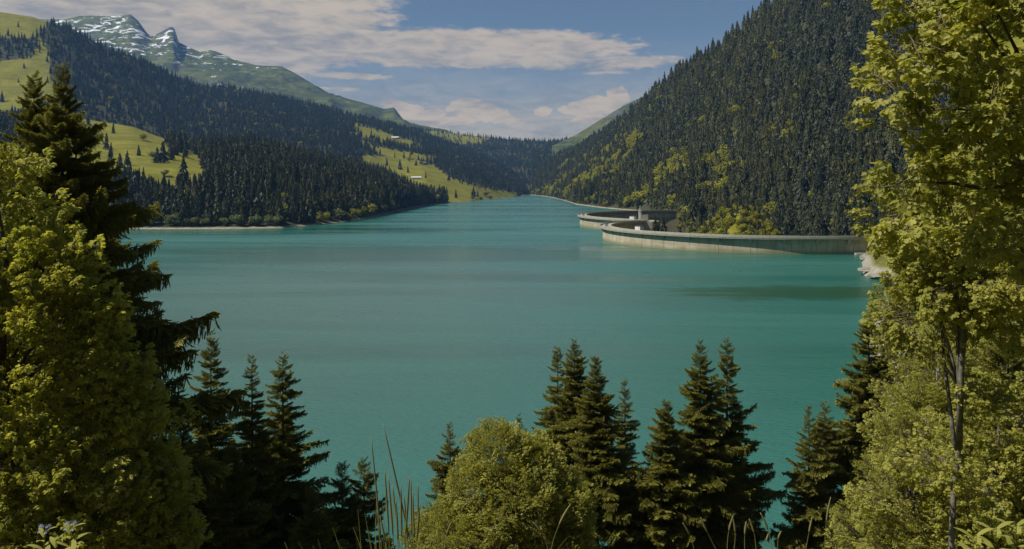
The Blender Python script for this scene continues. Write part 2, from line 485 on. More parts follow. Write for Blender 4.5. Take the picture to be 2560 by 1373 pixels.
# ------------------------------------------------------------------ terrain as lofts through surveyed points
class Hill:
    def __init__(s, name, rows, px0, px1, material, dpx=10, nv=60, amp=5, wl=150, wood=None, ridge=False, seed=0, vamp=None, bulge=0.0, back=900):
        s.px = np.arange(px0, px1 + dpx, dpx, dtype=float)
        rr = []
        for row in rows:
            a = np.array(row, float)
            py = np.interp(s.px, a[:, 0], a[:, 1]); D = np.interp(s.px, a[:, 0], a[:, 2])
            rr.append(np.stack([(s.px - CX) / F * D, D, H - (py - YH) / F * D], 1))
        t_rows = np.linspace(0, 1, len(rr)); s.v = np.linspace(0, 1, nv)
        P = np.zeros((nv, len(s.px), 3))
        for i, v in enumerate(s.v):
            k = min(int(v * (len(rr) - 1)), len(rr) - 2); f = v * (len(rr) - 1) - k
            P[i] = rr[k] * (1 - f) + rr[k + 1] * f
        nzv = fbm(P[..., 0] / wl, P[..., 1] / wl, seed, 5, ridge)
        w = np.minimum(1, s.v * 6)[:, None]
        wt = np.minimum(1, (1 - s.v) * 5)[:, None] * 0.85 + 0.15
        P[..., 2] += nzv * amp * w * wt + bulge * np.sin(s.v * math.pi)[:, None]
        s.P = P
        # the far side, falling away behind the crest
        B1 = P[-1].copy(); d = B1[:, :2] / np.linalg.norm(B1[:, :2], axis=1)[:, None]
        B1[:, :2] += d * back * 0.12; B1[:, 2] -= back * 0.06
        B2 = P[-1].copy(); B2[:, :2] += d * back; B2[:, 2] = -60
        A0 = P[0].copy(); A0[:, :2] -= d * 20; A0[:, 2] -= 14
        s.A0 = A0
        A = np.concatenate([A0[None], P, B1[None], B2[None]], 0)
        nr, nc = A.shape[:2]
        idx = np.arange(nr * nc).reshape(nr, nc)
        q = np.stack([idx[:-1, :-1], idx[:-1, 1:], idx[1:, 1:], idx[1:, :-1]], -1).reshape(-1, 4)
        me = mesh_tris(name, A.reshape(-1, 3), q, True)
        px, py = proj(A)
        wv = np.ones(px.shape) if wood is None else wood(px, py)
        attr(me, 'wood', wv.ravel())
        s.o = link(name, me, material)
        tag(s.o, kind='structure')
        s.woodf = wood
    def at(s, px, py):
        c = np.interp(px, s.px, np.arange(len(s.px))); i = int(min(c, len(s.px) - 2)); f = c - i
        L = s.P[:, i] * (1 - f) + s.P[:, i + 1] * f
        _, q = proj(L)
        k = int(np.argmin(np.abs(q - py)))
        return Vector(L[k])
    def scatter(s, spacing, pxlo=-150, pxhi=2700):
        P = s.P
        a = P[1:, :-1] - P[:-1, :-1]; b = P[:-1, 1:] - P[:-1, :-1]
        area = np.linalg.norm(np.cross(a, b), axis=-1)
        pc = (s.px[:-1] > pxlo) & (s.px[:-1] < pxhi)
        area = area * pc[None, :]
        n = rng.poisson(area / spacing ** 2)
        ii, jj = np.nonzero(n)
        rep = n[ii, jj]; ii = np.repeat(ii, rep); jj = np.repeat(jj, rep)
        u = rng.random(len(ii))[:, None]; v = rng.random(len(ii))[:, None]
        return (P[ii, jj] * (1 - u) * (1 - v) + P[ii, jj + 1] * u * (1 - v) + P[ii + 1, jj] * (1 - u) * v + P[ii + 1, jj + 1] * u * v)


M1 = [[(120, 300), (230, 288), (330, 312), (425, 342), (428, 395), (475, 368), (522, 425), (500, 490), (435, 500), (380, 470), (320, 450), (250, 480), (120, 480)]]
M2 = [[(-400, -100), (0, 0), (80, 35), (125, 48), (95, 92), (0, 95), (-400, 100)],
      [(-400, 170), (0, 155), (85, 140), (100, 90), (125, 130), (128, 205), (170, 240), (60, 275), (-400, 330)],
      [(874, 304), (930, 319), (1054, 360), (1062, 377), (960, 358), (887, 336)],
      [(896, 349), (960, 370), (1090, 391), (1094, 404), (970, 392), (903, 368)],
      [(908, 388), (1000, 393), (1085, 411), (1120, 440), (1195, 468), (1300, 482), (1290, 500), (1180, 514), (1085, 518), (1040, 480), (980, 440), (950, 425), (905, 410)]]
M4 = [[(1040, 328), (1120, 326), (1225, 346), (1205, 360), (1100, 364), (1055, 352)]]
M5 = [[(2380, -900), (2900, -900), (2900, 700), (2430, 600)]]


def woodmask(polys):
    def f(px, py):
        w = np.ones(np.shape(px))
        for p in polys: w = np.where(inpoly(px, py, p), 0.0, w)
        return w
    return f


def shore(px, py): return (px, py, F * H / (py - YH))


hill_near = Hill('hill', [
    [shore(-500, 600), shore(0, 582), shore(300, 573), shore(450, 573), shore(600, 572), shore(700, 570), shore(800, 562), shore(860, 556), shore(920, 546),
     shore(980, 532), shore(1040, 518), shore(1070, 513), shore(1100, 509), shore(1112, 508)],
    [(-500, 310, 1500), (0, 310, 1500), (200, 296, 1500), (330, 316, 1480), (425, 352, 1420), (500, 378, 1380), (590, 368, 1380), (640, 372, 1380), (760, 405, 1380), (880, 432, 1390),
     (960, 455, 1420), (1010, 476, 1460), (1060, 495, 1600), (1100, 506, 1740), (1112, 508, 1760)]],
    -500, 1112, M['meadow'], amp=7, wl=110, wood=woodmask(M1), seed=3, bulge=9, back=260)
hill_mid = Hill('hillside', [
    [(-500, 470, 1700), (880, 470, 1700), (1000, 505, 1680), shore(1060, 511), shore(1110, 508), shore(1180, 503), shore(1290, 493), shore(1325, 488), shore(1345, 487)],
    [(-500, -60, 2500), (-100, 10, 2500), (0, 30, 2500), (80, 42, 2500), (120, 56, 2500), (180, 72, 2550), (250, 112, 2600), (350, 150, 2700), (430, 188, 2800), (500, 214, 2900),
     (560, 218, 3000), (640, 232, 3050), (700, 242, 3100), (800, 266, 3200), (880, 290, 3250), (960, 306, 3300), (1040, 328, 3350), (1100, 352, 3350),
     (1200, 388, 3300), (1280, 432, 3150), (1325, 480, 2900), (1345, 487, 2830)]],
    -500, 1345, M['meadow'], amp=22, wl=330, wood=woodmask(M2), seed=11, bulge=0, back=900)
hill_far = Hill('distant_ridge', [
    [(900, 488, 2850), (1600, 488, 2850)],
    [(900, 330, 4600), (1040, 322, 4600), (1100, 329, 4600), (1160, 336, 4600), (1250, 346, 4500), (1320, 352, 4400), (1400, 354, 4300), (1440, 348, 4200), (1600, 300, 4200)]],
    900, 1600, M['meadow'], amp=35, wl=420, wood=woodmask(M4), seed=21)
green_ridge = Hill('green_ridge', [
    [(1380, 420, 3600), (1720, 420, 3600)],
    [(1380, 365, 3900), (1440, 338, 3900), (1500, 300, 3900), (1560, 264, 3900), (1620, 236, 3900), (1720, 200, 3900)]],
    1380, 1720, M['alp'], amp=15, wl=300, wood=lambda a, b: np.zeros(np.shape(a)), seed=25)
alps = Hill('snowy_mountain', [
    [(-500, 330, 4300), (1120, 400, 4300), (1300, 450, 4300)],
    [(-500, 210, 5000), (165, 150, 5000), (400, 190, 4900), (500, 200, 4900), (800, 262, 5000), (1120, 350, 5000), (1300, 440, 5000)],
    [(-500, 60, 6000), (165, 47, 5900), (200, 40, 5900), (300, 42, 5900), (305, 40, 5900), (325, 37, 5900), (345, 52, 5900), (368, 84, 5900), (378, 92, 5900), (400, 82, 5900), (425, 68, 5900), (434, 69, 5900),
     (441, 86, 5900), (446, 106, 5900), (500, 130, 5900), (530, 125, 5900), (600, 155, 5900), (640, 165, 5900), (705, 166, 5900), (760, 197, 5800), (830, 240, 5700), (900, 256, 5600),
     (962, 275, 5600), (985, 270, 5600), (1010, 304, 5600), (1060, 322, 5600), (1120, 345, 5600), (1300, 420, 5600)]],
    -500, 1300, M['alp'], dpx=4, nv=110, amp=62, wl=420, wood=lambda a, b: np.zeros(np.shape(a)), ridge=True, seed=31, back=1500)
mount = Hill('mountain', [
    [shore(1322, 487.3), shore(1360, 491), shore(1400, 499), shore(1440, 512), shore(1500, 519.5), shore(1560, 525), shore(1600, 528), (1650, 531, 1120), (1700, 545, 960), (1725, 556, 890), (1765, 620, 860), (1860, 680, 800), (2000, 715, 700),
     (2200, 730, 640), (2700, 730, 600)],
    [(1322, 470, 3100), (1400, 440, 2700), (1500, 430, 1900), (1600, 410, 1550), (1700, 400, 1350), (1860, 400, 1060), (2000, 390, 930), (2200, 350, 850), (2400, 250, 800), (2700, 150, 760)],
    [(1322, 440, 3400), (1400, 392, 3200), (1440, 376, 3000), (1500, 346, 2600), (1560, 304, 2300), (1600, 268, 2050), (1650, 226, 1850), (1700, 182, 1700), (1740, 152, 1640), (1800, 112, 1560), (1850, 76, 1500),
     (1900, 36, 1460), (1940, 8, 1430), (2000, -50, 1400), (2200, -230, 1300), (2400, -400, 1200), (2700, -560, 1100)]],
    1322, 2700, M['meadow'], amp=15, wl=140, wood=woodmask(M5), seed=41, nv=90, back=900)

# knoll in the gorge behind the near arch
def knoll():
    nx, ny = 60, 40
    X = np.linspace(120, 260, nx); Y = np.linspace(590, 800, ny)
    gx, gy = np.meshgrid(X, Y)
    cxp, cyp = 196, 690
    d = np.sqrt(((gx - cxp) / 62) ** 2 + ((gy - cyp) / 78) ** 2)
    z = -62 + 80 * np.clip(1.18 - d, 0, 1) ** 0.9 + fbm(gx / 30, gy / 30, 5) * 3
    V = np.stack([gx, gy, z], -1)
    idx = np.arange(nx * ny).reshape(ny, nx)
    q = np.stack([idx[:-1, :-1], idx[:-1, 1:], idx[1:, 1:], idx[1:, :-1]], -1).reshape(-1, 4)
    me = mesh_tris('knoll', V.reshape(-1, 3), q, True); attr(me, 'wood', np.full(nx * ny, 0.25))
    tag(link('knoll', me, M['meadow']), kind='structure')
    return V
KN = knoll()

# near bank: height from the distance to the shore line
SH = np.array([(-900, 170), (-300, 110), (-120, 85), (-60, 76), (0, 72), (30, 76), (52, 92), (66, 125), (76, 165), (98, 220), (119, 262), (139, 295), (160, 325), (165, 346), (171, 365), (169, 384),
               (180, 410), (197, 450), (214, 480), (230, 508), (240, 540), (262, 600), (330, 700), (480, 820), (900, 980)], float)


def shore_dist(x, y):
    x = np.asarray(x, float); y = np.asarray(y, float)
    best = np.full(x.shape, 1e9); sign = np.ones(x.shape)
    for (ax, ay), (bx, by) in zip(SH[:-1], SH[1:]):
        ex, ey = bx - ax, by - ay; L = ex * ex + ey * ey
        t = np.clip(((x - ax) * ex + (y - ay) * ey) / L, 0, 1)
        qx, qy = ax + ex * t, ay + ey * t
        d = np.hypot(x - qx, y - qy); cr = ex * (y - ay) - ey * (x - ax)
        m = d < best - 1e-6
        best = np.where(m, d, best); sign = np.where(m, np.where(cr < 0, 1.0, -1.0), sign)
    return best * sign


def sstep(x, a, b):
    t = np.clip((x - a) / (b - a), 0, 1); return t * t * (3 - 2 * t)


def bank_z(x, y):
    x = np.asarray(x, float); y = np.asarray(y, float)
    d = shore_dist(x, y)
    s = 0.6 + 0.45 * sstep(y, 150, 300)
    up = s * d
    up = up + (fbm(x / 40, y / 40, 9) * 3.5 + fbm(x / 9, y / 9, 19) * 0.9) * np.clip(d / 25, 0, 1) * sstep(np.hypot(x, y), 8, 40)
    dn = np.maximum(0.8 * d, -62)
    z = np.where(d > 0, up, dn)
    r = np.hypot(x, y)
    ledge = 43.4 - 0.40 * np.maximum(y, -3) - 0.02 * np.abs(x)
    k = sstep(r, 5, 11)
    return np.where(r < 11, np.maximum(z, ledge * (1 - k) + z * k), z)


def bank():
    xs = np.concatenate([np.arange(-700, -60, 12.0), np.arange(-60, 60, 2.0), np.arange(60, 300, 4.0), np.arange(300, 800, 14.0)])
    ys = np.concatenate([np.arange(-200, -20, 12.0), np.arange(-20, 90, 2.0), np.arange(90, 560, 4.0), np.arange(560, 980, 14.0)])
    gx, gy = np.meshgrid(xs, ys); z = bank_z(gx, gy)
    V = np.stack([gx, gy, z], -1); ny, nx = z.shape
    idx = np.arange(nx * ny).reshape(ny, nx)
    q = np.stack([idx[:-1, :-1], idx[:-1, 1:], idx[1:, 1:], idx[1:, :-1]], -1).reshape(-1, 4)
    keep = (z.ravel()[q] > -70).all(1) & ~((z.ravel()[q] < -40).all(1))
    me = mesh_tris('bank', V.reshape(-1, 3), q[keep], True)
    w = np.where((gy < 140), 0.55, 0.15) + fbm(gx / 18, gy / 18, 77) * 0.5
    attr(me, 'wood', np.clip(w, 0, 1).ravel())
    tag(link('bank', me, M['bank']), kind='structure')
bank()

# valley floor to the horizon
me = mesh_of('ground', [(-20000, -9000, -64), (20000, -9000, -64), (20000, 30000, -64), (-20000, 30000, -64)], [(0, 1, 2, 3)])
tag(link('ground', me, M['ground']), kind='structure')

# ------------------------------------------------------------------ the dam: two arches meeting at a middle block
CRZ = 11.0
pR, pC, pF = Vector((229, 500)), Vector((116, 716)), Vector((214, 972))


def arc_pts(a, b, sag, n):
    mid = (a + b) / 2; d = b - a; L = d.length; d.normalize()
    nl = Vector((-d.y, d.x))            # to the left of the walking direction
    if nl.x > 0: nl = -nl
    Rr = ((L / 2) ** 2 + sag ** 2) / (2 * sag); c = mid + nl * (sag - Rr)
    a0 = math.atan2(a.y - c.y, a.x - c.x); a1 = math.atan2(b.y - c.y, b.x - c.x)
    while a1 > a0: a1 -= 2 * math.pi
    return c, Rr, [a0 + (a1 - a0) * k / n for k in range(n + 1)]


def arch_section(V, Fc, c, Rr, th0, th1, prof, n=5):
    """sweep a closed (radius offset, z) profile round part of the arc"""
    b = len(V); m = len(prof)
    for k in range(n + 1):
        th = th0 + (th1 - th0) * k / n
        for (dr, z) in prof: V.append((c.x + (Rr + dr) * math.cos(th), c.y + (Rr + dr) * math.sin(th), z))
    for k in range(n):
        for j in range(m):
            Fc.append((b + k * m + j, b + k * m + (j + 1) % m, b + (k + 1) * m + (j + 1) % m, b + (k + 1) * m + j))
    Fc.append(tuple(b + j for j in range(m))[::-1]); Fc.append(tuple(b + n * m + j for j in range(m)))


def arch(root, a, b, sag, nseg, zlow):
    c, Rr, ths = arc_pts(a, b, sag, nseg)
    gap = 0.09 / Rr
    for k in range(nseg):
        V, Fc = [], []
        # upstream face leans outwards towards the foot, crest head overhangs
        arch_section(V, Fc, c, Rr, ths[k] - gap, ths[k + 1] + gap,
                     [(-6.0, zlow), (-3.2, -25), (-2.0, 0), (-2.3, CRZ - 1.9), (-6.2, CRZ - 1.9), (-8.5, 0), (-14, -25), (-22, zlow)])
        link('wall_block', mesh_of('wall_block', V, Fc), M['concrete'], root)
    # recessed joint core behind the blocks
    V, Fc = [], []
    arch_section(V, Fc, c, Rr, ths[0], ths[-1], [(-6.6, zlow), (-3.8, -25), (-2.6, 0), (-2.8, CRZ - 2.0), (-5.8, CRZ - 2.0), (-8.0, 0), (-13.5, -25), (-21, zlow)], nseg * 4)
    link('joint_core', mesh_of('joint_core', V, Fc), M['asphalt'], root)
    V, Fc = [], []
    arch_section(V, Fc, c, Rr, ths[0], ths[-1], [(0.2, CRZ - 1.896), (0.2, CRZ - 0.9), (-8.4, CRZ - 0.9), (-8.4, CRZ - 1.896)], nseg * 6)
    link('crest_road', mesh_of('crest_road', V, Fc), M['crest'], root)
    for r0, nm in ((0.35, 'parapet'), (-8.25, 'parapet')):
        V, Fc = [], []
        arch_section(V, Fc, c, Rr, ths[0], ths[-1], [(r0, CRZ - 1.2), (r0, CRZ), (r0 - 0.35, CRZ), (r0 - 0.35, CRZ - 1.2)], nseg * 6)
        link(nm, mesh_of(nm, V, Fc), M['crest'], root)
    # handrail on the parapet and brackets under the overhanging walkway
    V, Fc = [], []
    for zz in (0.35, 0.7):
        arch_section(V, Fc, c, Rr, ths[0], ths[-1], [(0.2, CRZ + zz), (0.2, CRZ + zz + .07), (0.13, CRZ + zz + .07), (0.13, CRZ + zz)], nseg * 6)
    for k in range(nseg * 8 + 1):
        th = ths[0] + (ths[-1] - ths[0]) * k / (nseg * 8)
        box(V, Fc, (c.x + (Rr + .165) * math.cos(th), c.y + (Rr + .165) * math.sin(th), CRZ + .385), (.08, .08, .77), th)
    link('railing', mesh_of('railing', V, Fc), M['metal'], root)
    for k in range(nseg + 1):
        th = ths[k]; V, Fc = [], []
        q = [(-2.2, CRZ - 1.9), (0.1, CRZ - 1.9), (-2.15, CRZ - 5.0)]
        b0 = len(V)
        for s_ in (-.006, .006):
            for (dr, z) in q: V.append((c.x + (Rr + dr) * math.cos(th + s_), c.y + (Rr + dr) * math.sin(th + s_), z - 0.003))
        Fc += [(0, 1, 2), (5, 4, 3), (0, 3, 4, 1), (1, 4, 5, 2), (2, 5, 3, 0)]
        link('bracket', mesh_of('bracket', V, Fc), M['concrete'], root)
    return c, Rr, ths


dam = empty('dam', (0, 0, 0))
tag(dam, 'pale concrete double arch dam curving out into the turquoise lake', 'dam')
dam.location = (0, 0, 0)
cA, RA, thA = arch(dam, pR, pC, 101, 17, -64)
cB, RB, thB = arch(dam, pC, pF, 93, 17, -64)
# middle block
V, Fc = [], []
poly = [(110, 708), (124, 706), (132, 714), (130, 732), (120, 736), (108, 728)]
b0 = len(V)
for z in (-64, CRZ - 0.95):
    for p in poly: V.append((p[0], p[1], z))
n_ = len(poly)
Fc += [tuple(range(n_))[::-1], tuple(range(n_, 2 * n_))] + [(k, (k + 1) % n_, n_ + (k + 1) % n_, n_ + k) for k in range(n_)]
link('middle_block', mesh_of('middle_block', V, Fc), M['crest'], dam)
# right end landing by the water
V, Fc = [], []
box(V, Fc, (222, 494, 0.55), (20, 3, 1.1), 0.0)
o = link('boat_landing', mesh_of('boat_landing', V, Fc), M['crest']); tag(o, 'short pale concrete landing at the waterline by the dam end', 'landing')


def small_house(name, loc, sz, rot, label, cat, wall='white', roof='roof', flat=False, grp=None):
    e = empty(name, loc); tag(e, label, cat, grp)
    w, d, h = sz
    V, Fc = [], []; box(V, Fc, (0, 0, h / 2), (w, d, h)); wl = link('wall', mesh_of('wall', V, Fc), M[wall], e)
    V, Fc = [], []
    if flat: box(V, Fc, (0, 0, h + 0.15), (w * 1.1, d * 1.1, 0.3))
    else:
        rh = d * 0.35; ov = 0.4
        V = [(-w / 2 - ov, -d / 2 - ov, h), (w / 2 + ov, -d / 2 - ov, h), (w / 2 + ov, d / 2 + ov, h), (-w / 2 - ov, d / 2 + ov, h), (-w / 2 - ov, 0, h + rh), (w / 2 + ov, 0, h + rh)]
        Fc = [(0, 1, 5, 4), (2, 3, 4, 5), (0, 4, 3), (1, 2, 5), (0, 3, 2, 1)]
    link('roof', mesh_of('roof', V, Fc), M[roof], e)
    V, Fc = [], []; box(V, Fc, (-w * 0.15, -d / 2, h * 0.38), (min(1.0, w * .2), 0.12, h * 0.6)); link('door', mesh_of('door', V, Fc), M['pale_roof'] if wall == 'white' else M['wood'], e)
    V, Fc = [], []; box(V, Fc, (w * 0.25, -d / 2, h * 0.6), (w * .14, 0.1, h * 0.18)); link('window', mesh_of('window', V, Fc), M['dark_glass'], e)
    e.rotation_euler = (0, 0, rot)
    return e


def on_arch(c, Rr, th, dr, z): return (c.x + (Rr + dr) * math.cos(th), c.y + (Rr + dr) * math.sin(th), z)


def th_for_px(c, Rr, ths, px, near=True):
    best = None
    for k in range(600):
        th = ths[0] + (ths[-1] - ths[0]) * k / 599
        X, Y = c.x + (Rr - 4) * math.cos(th), c.y + (Rr - 4) * math.sin(th)
        q = abs(CX + F * X / Y - px) + (0 if (Y < c.y) == near else 500)
        if best is None or q < best[0]: best = (q, th)
    return best[1]


t_ = th_for_px(cA, RA, thA, 1580, True)
small_house('gate_house', on_arch(cA, RA, t_, -10.2, CRZ - .9), (6, 3.2, 3.2), t_ + 1.57, 'small white gate house on the inner edge of the near dam arch', 'hut', flat=True)
t_ = th_for_px(cA, RA, thA, 1502, True)
small_house('gate_house', on_arch(cA, RA, t_, -3.8, CRZ - .9), (4.5, 3.0, 2.6), t_ + 1.57, 'low white gate house at the tip of the near dam arch', 'hut', flat=True)
t_ = th_for_px(cB, RB, thB, 1578, True)
small_house('gate_house', on_arch(cB, RB, t_, -6.2, CRZ - .9), (5, 3.2, 3.4), t_ + 1.57, 'small white gate house on the dam near the middle tower', 'hut', flat=True)
t_ = th_for_px(cB, RB, thB, 1458, True)
small_house('gate_house', on_arch(cB, RB, t_, -3.8, CRZ - .9), (3.5, 3.0, 2.6), t_ + 1.57, 'low white gate house at the tip of the far dam arch', 'hut', flat=True)
small_house('control_house', (238, 508, CRZ - 0.2), (4.5, 4, 5), 0.1, 'white upright control house at the right end of the dam', 'hut', flat=True)
small_house('control_house', (247, 512, CRZ + 1.0), (6, 4, 2.6), 0.1, 'low pale hut beside the control house at the dam end', 'hut', flat=True)

tw = empty('gate_tower', (115.5, 722, CRZ - 0.9)); tag(tw, 'slim white tower with a mast on the middle block of the dam', 'tower')
V, Fc = [], []; box(V, Fc, (0, 0, 4.5), (2.0, 2.0, 9.0)); link('shaft', mesh_of('shaft', V, Fc), M['white'], tw)
V, Fc = [], []; box(V, Fc, (0, 0, 9.2), (2.7, 2.7, 0.4)); link('tower_cap', mesh_of('tower_cap', V, Fc), M['white'], tw)
V, Fc = [], []; tube(V, Fc, [(0, 0, 9.4), (0, 0, 12.8)], [0.22, 0.14], 6); link('mast', mesh_of('mast', V, Fc), M['white'], tw)
V, Fc = [], []; box(V, Fc, (0, 0, 13.0), (0.9, 0.5, 0.7)); link('lamp_head', mesh_of('lamp_head', V, Fc), M['white'], tw)
V, Fc = [], []; box(V, Fc, (4.6, 0.5, 2.6), (5, 4, 5.2)); link('annex', mesh_of('annex', V, Fc), M['crest'], tw)
# stairway on the downstream face of the far arch
V, Fc = [], []
pp = [W(1625, 557, 742), W(1628, 564, 740), W(1632, 571, 738), W(1640, 580, 735), W(1650, 590, 733)]
tube(V, Fc, pp, [0.5] * 5, 5)
o = link('stair_rail', mesh_of('stair_rail', V, Fc), M['crest'], dam)

# lake surface
lake = [(-3000, 40), (60, 40), (240, 40)] + [tuple(p) for p in []]
far_side = [tuple(SH[k]) for k in range(len(SH)) if 92 <= SH[k][1] <= 510]
lake = [(-3000, 20), (120, 20), (150, 120), (170, 230), (220, 330), (240, 420), (238, 496)]
for th in thA: lake.append((cA.x + (RA - 4) * math.cos(th), cA.y + (RA - 4) * math.sin(th)))
for th in thB[1:]: lake.append((cB.x + (RB - 4) * math.cos(th), cB.y + (RB - 4) * math.sin(th)))
lake += [(260, 1010), (290, 1150), (300, 1300), (300, 2000), (400, 3200), (-3000, 3200)]
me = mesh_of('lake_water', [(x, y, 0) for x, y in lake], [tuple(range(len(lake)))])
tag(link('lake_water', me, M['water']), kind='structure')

# ------------------------------------------------------------------ distant trees
def fir_mesh(seed, mat_, tiers=15, R0=0.15):
    r = np.random.default_rng(seed); V, T = [], []
    for k in range(tiers):
        h = 0.05 + 0.92 * (k / tiers) ** 0.95
        rad = R0 * (1 - h) ** 0.85 * r.uniform(0.85, 1.15) + 0.006
        top = h + (1 - h) * 0.24 + 0.035
        n = 9; a0 = r.uniform(0, 6.28); b = len(V)
        V.append((r.normal(0, .004), r.normal(0, .004), min(top, 1.0)))
        for j in range(2 * n):
            q = rad * (r.uniform(0.7, 1.45) if j % 2 == 0 else r.uniform(0.35, 0.75))
            a = a0 + math.pi * j / n + r.normal(0, .06)
            V.append((q * math.cos(a), q * math.sin(a), h - (0.05 if j % 2 == 0 else -0.02) * (1 - h) + r.normal(0, .014)))
        for j in range(2 * n): T.append((b, b + 1 + j, b + 1 + (j + 1) % (2 * n)))
    me = mesh_tris('fir_tree', V, T); me.materials.append(mat_)
    nt_ = len(T)
    # trunk
    bm_V, bm_F = [], []
    tube(bm_V, bm_F, [(0, 0, -0.04), (0, 0, 0.5), (0, 0, 0.98)], [0.014, 0.008, 0.002], 4)
    me2 = mesh_of('fir_tree', V + bm_V, [tuple(t) for t in T] + [tuple(i + len(V) for i in f) for f in bm_F])
    me2.materials.append(mat_); me2.materials.append(M['bark'])
    mi = [0] * nt_ + [1] * len(bm_F); me2.polygons.foreach_set('material_index', mi)
    bpy.data.meshes.remove(me)
    return me2


def broad_mesh(seed, mat_, n=520, wide=0.34):
    r = np.random.default_rng(seed); V, T = [], []
    lumps = [(r.normal(0, wide * .36), r.normal(0, wide * .36), r.uniform(0.3, 0.78), r.uniform(0.16, 0.26)) for _ in range(8)] + [(0, 0, 0.55, 0.3)]
    for k in range(n):
        l = lumps[r.integers(len(lumps))]
        d = r.normal(0, 1, 3); d /= np.linalg.norm(d); d[2] = d[2] * 0.9 + 0.1
        p = np.array(l[:3]) + d * l[3] * r.uniform(0.75, 1.08)
        if p[2] < 0.06: p[2] = 0.06
        a = np.cross(d, r.normal(0, 1, 3)); a /= np.linalg.norm(a); b_ = np.cross(d, a)
        a = a + d * r.normal(0, .5); b_ = b_ + d * r.normal(0, .5)
        s = r.uniform(0.03, 0.06); b = len(V)
        V += [tuple(p - a * s), tuple(p + b_ * s * .8), tuple(p + a * s), tuple(p - b_ * s * .8)]
        T += [(b, b + 1, b + 2), (b, b + 2, b + 3)]
    bV, bF = [], []
    tube(bV, bF, [(0, 0, -0.04), (0.01, 0, 0.35), (0, 0, 0.7)], [0.025, 0.016, 0.006], 4)
    me = mesh_of('broadleaf_tree', V + bV, [tuple(t) for t in T] + [tuple(i + len(V) for i in f) for f in bF])
    me.materials.append(mat_); me.materials.append(M['bark'])
    me.polygons.foreach_set('material_index', [0] * len(T) + [1] * len(bF))
    return me


def gn_scatter(name, protos, pts, rot, scl, idx, parent=None, kind='stuff'):
    me = bpy.data.meshes.new(name)
    me.vertices.add(len(pts)); me.vertices.foreach_set('co', np.asarray(pts, np.float32).ravel())
    for nm, val in (('rot', rot), ('scl', scl)):
        a = me.attributes.new(nm, 'FLOAT_VECTOR', 'POINT'); a.data.foreach_set('vector', np.asarray(val, np.float32).ravel())
    a = me.attributes.new('idx', 'INT', 'POINT'); a.data.foreach_set('value', np.asarray(idx, np.int32))
    o = bpy.data.objects.new(name, me); COL.objects.link(o)
    if parent: o.parent = parent
    ng = bpy.data.node_groups.new(name, 'GeometryNodeTree')
    ng.interface.new_socket('Geometry', in_out='INPUT', socket_type='NodeSocketGeometry')
    ng.interface.new_socket('Geometry', in_out='OUTPUT', socket_type='NodeSocketGeometry')
    N = ng.nodes; L = ng.links
    gi = N.new('NodeGroupInput'); go = N.new('NodeGroupOutput')
    iop = N.new('GeometryNodeInstanceOnPoints'); jn = N.new('GeometryNodeJoinGeometry')
    for p in reversed(protos):
        oi = N.new('GeometryNodeObjectInfo'); oi.inputs['Object'].default_value = p; oi.inputs['As Instance'].default_value = True
        oi.transform_space = 'ORIGINAL'; L.new(oi.outputs['Geometry'], jn.inputs[0])
    L.new(gi.outputs[0], iop.inputs['Points']); L.new(jn.outputs[0], iop.inputs['Instance'])
    iop.inputs['Pick Instance'].default_value = True
    for nm, ty, sk_ in (('rot', 'FLOAT_VECTOR', 'Rotation'), ('scl', 'FLOAT_VECTOR', 'Scale'), ('idx', 'INT', 'Instance Index')):
        na = N.new('GeometryNodeInputNamedAttribute'); na.data_type = ty; na.inputs['Name'].default_value = nm
        out = [s for s in na.outputs if s.enabled and s.name == 'Attribute'][0]
        L.new(out, iop.inputs[sk_])
    L.new(iop.outputs[0], go.inputs[0])
    md = o.modifiers.new('scatter', 'NODES'); md.node_group = ng
    if kind: o['kind'] = kind
    return o


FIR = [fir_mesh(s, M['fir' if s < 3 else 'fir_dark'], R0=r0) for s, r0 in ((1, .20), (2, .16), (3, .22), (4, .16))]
FIRB = [fir_mesh(s, M['fir_haze'], R0=r0) for s, r0 in ((5, .15), (6, .13), (7, .17))]
BRO = [broad_mesh(s, M['broad']) for s in (11, 12, 13)]
WIL = [broad_mesh(s, M['willow']) for s in (15, 16)]

B5 = [([(1395, 425), (1460, 395), (1560, 345), (1610, 345), (1560, 430), (1510, 505), (1440, 508), (1400, 490)], 0.55),
      ([(1620, 450), (1720, 375), (1765, 400), (1700, 480), (1640, 480)], 0.40), ([(1720, 430), (1830, 395), (1860, 480), (1800, 500), (1730, 490)], 0.35),
      ([(1320, 470), (1440, 470), (1440, 520), (1320, 490)], 0.55), ([(1440, 480), (1700, 490), (1700, 540), (1440, 520)], 0.30),
      ([(2040, 300), (2170, 300), (2170, 440), (2040, 440)], 0.10)]

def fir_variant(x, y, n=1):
    c = fbm(np.asarray(x) / 75, np.asarray(y) / 75, 61, 3) + np.where(np.asarray(x) > 0.36 * np.asarray(y), -0.35, 0.12) + rng.normal(0, .22, np.shape(x))  # right slope leans to dark variants: its shade put into tree colour
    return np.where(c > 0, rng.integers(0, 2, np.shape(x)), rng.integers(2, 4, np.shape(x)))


trees = []        # (x, y, z, height, type, region)   type 0 fir 1 broad 2 pale


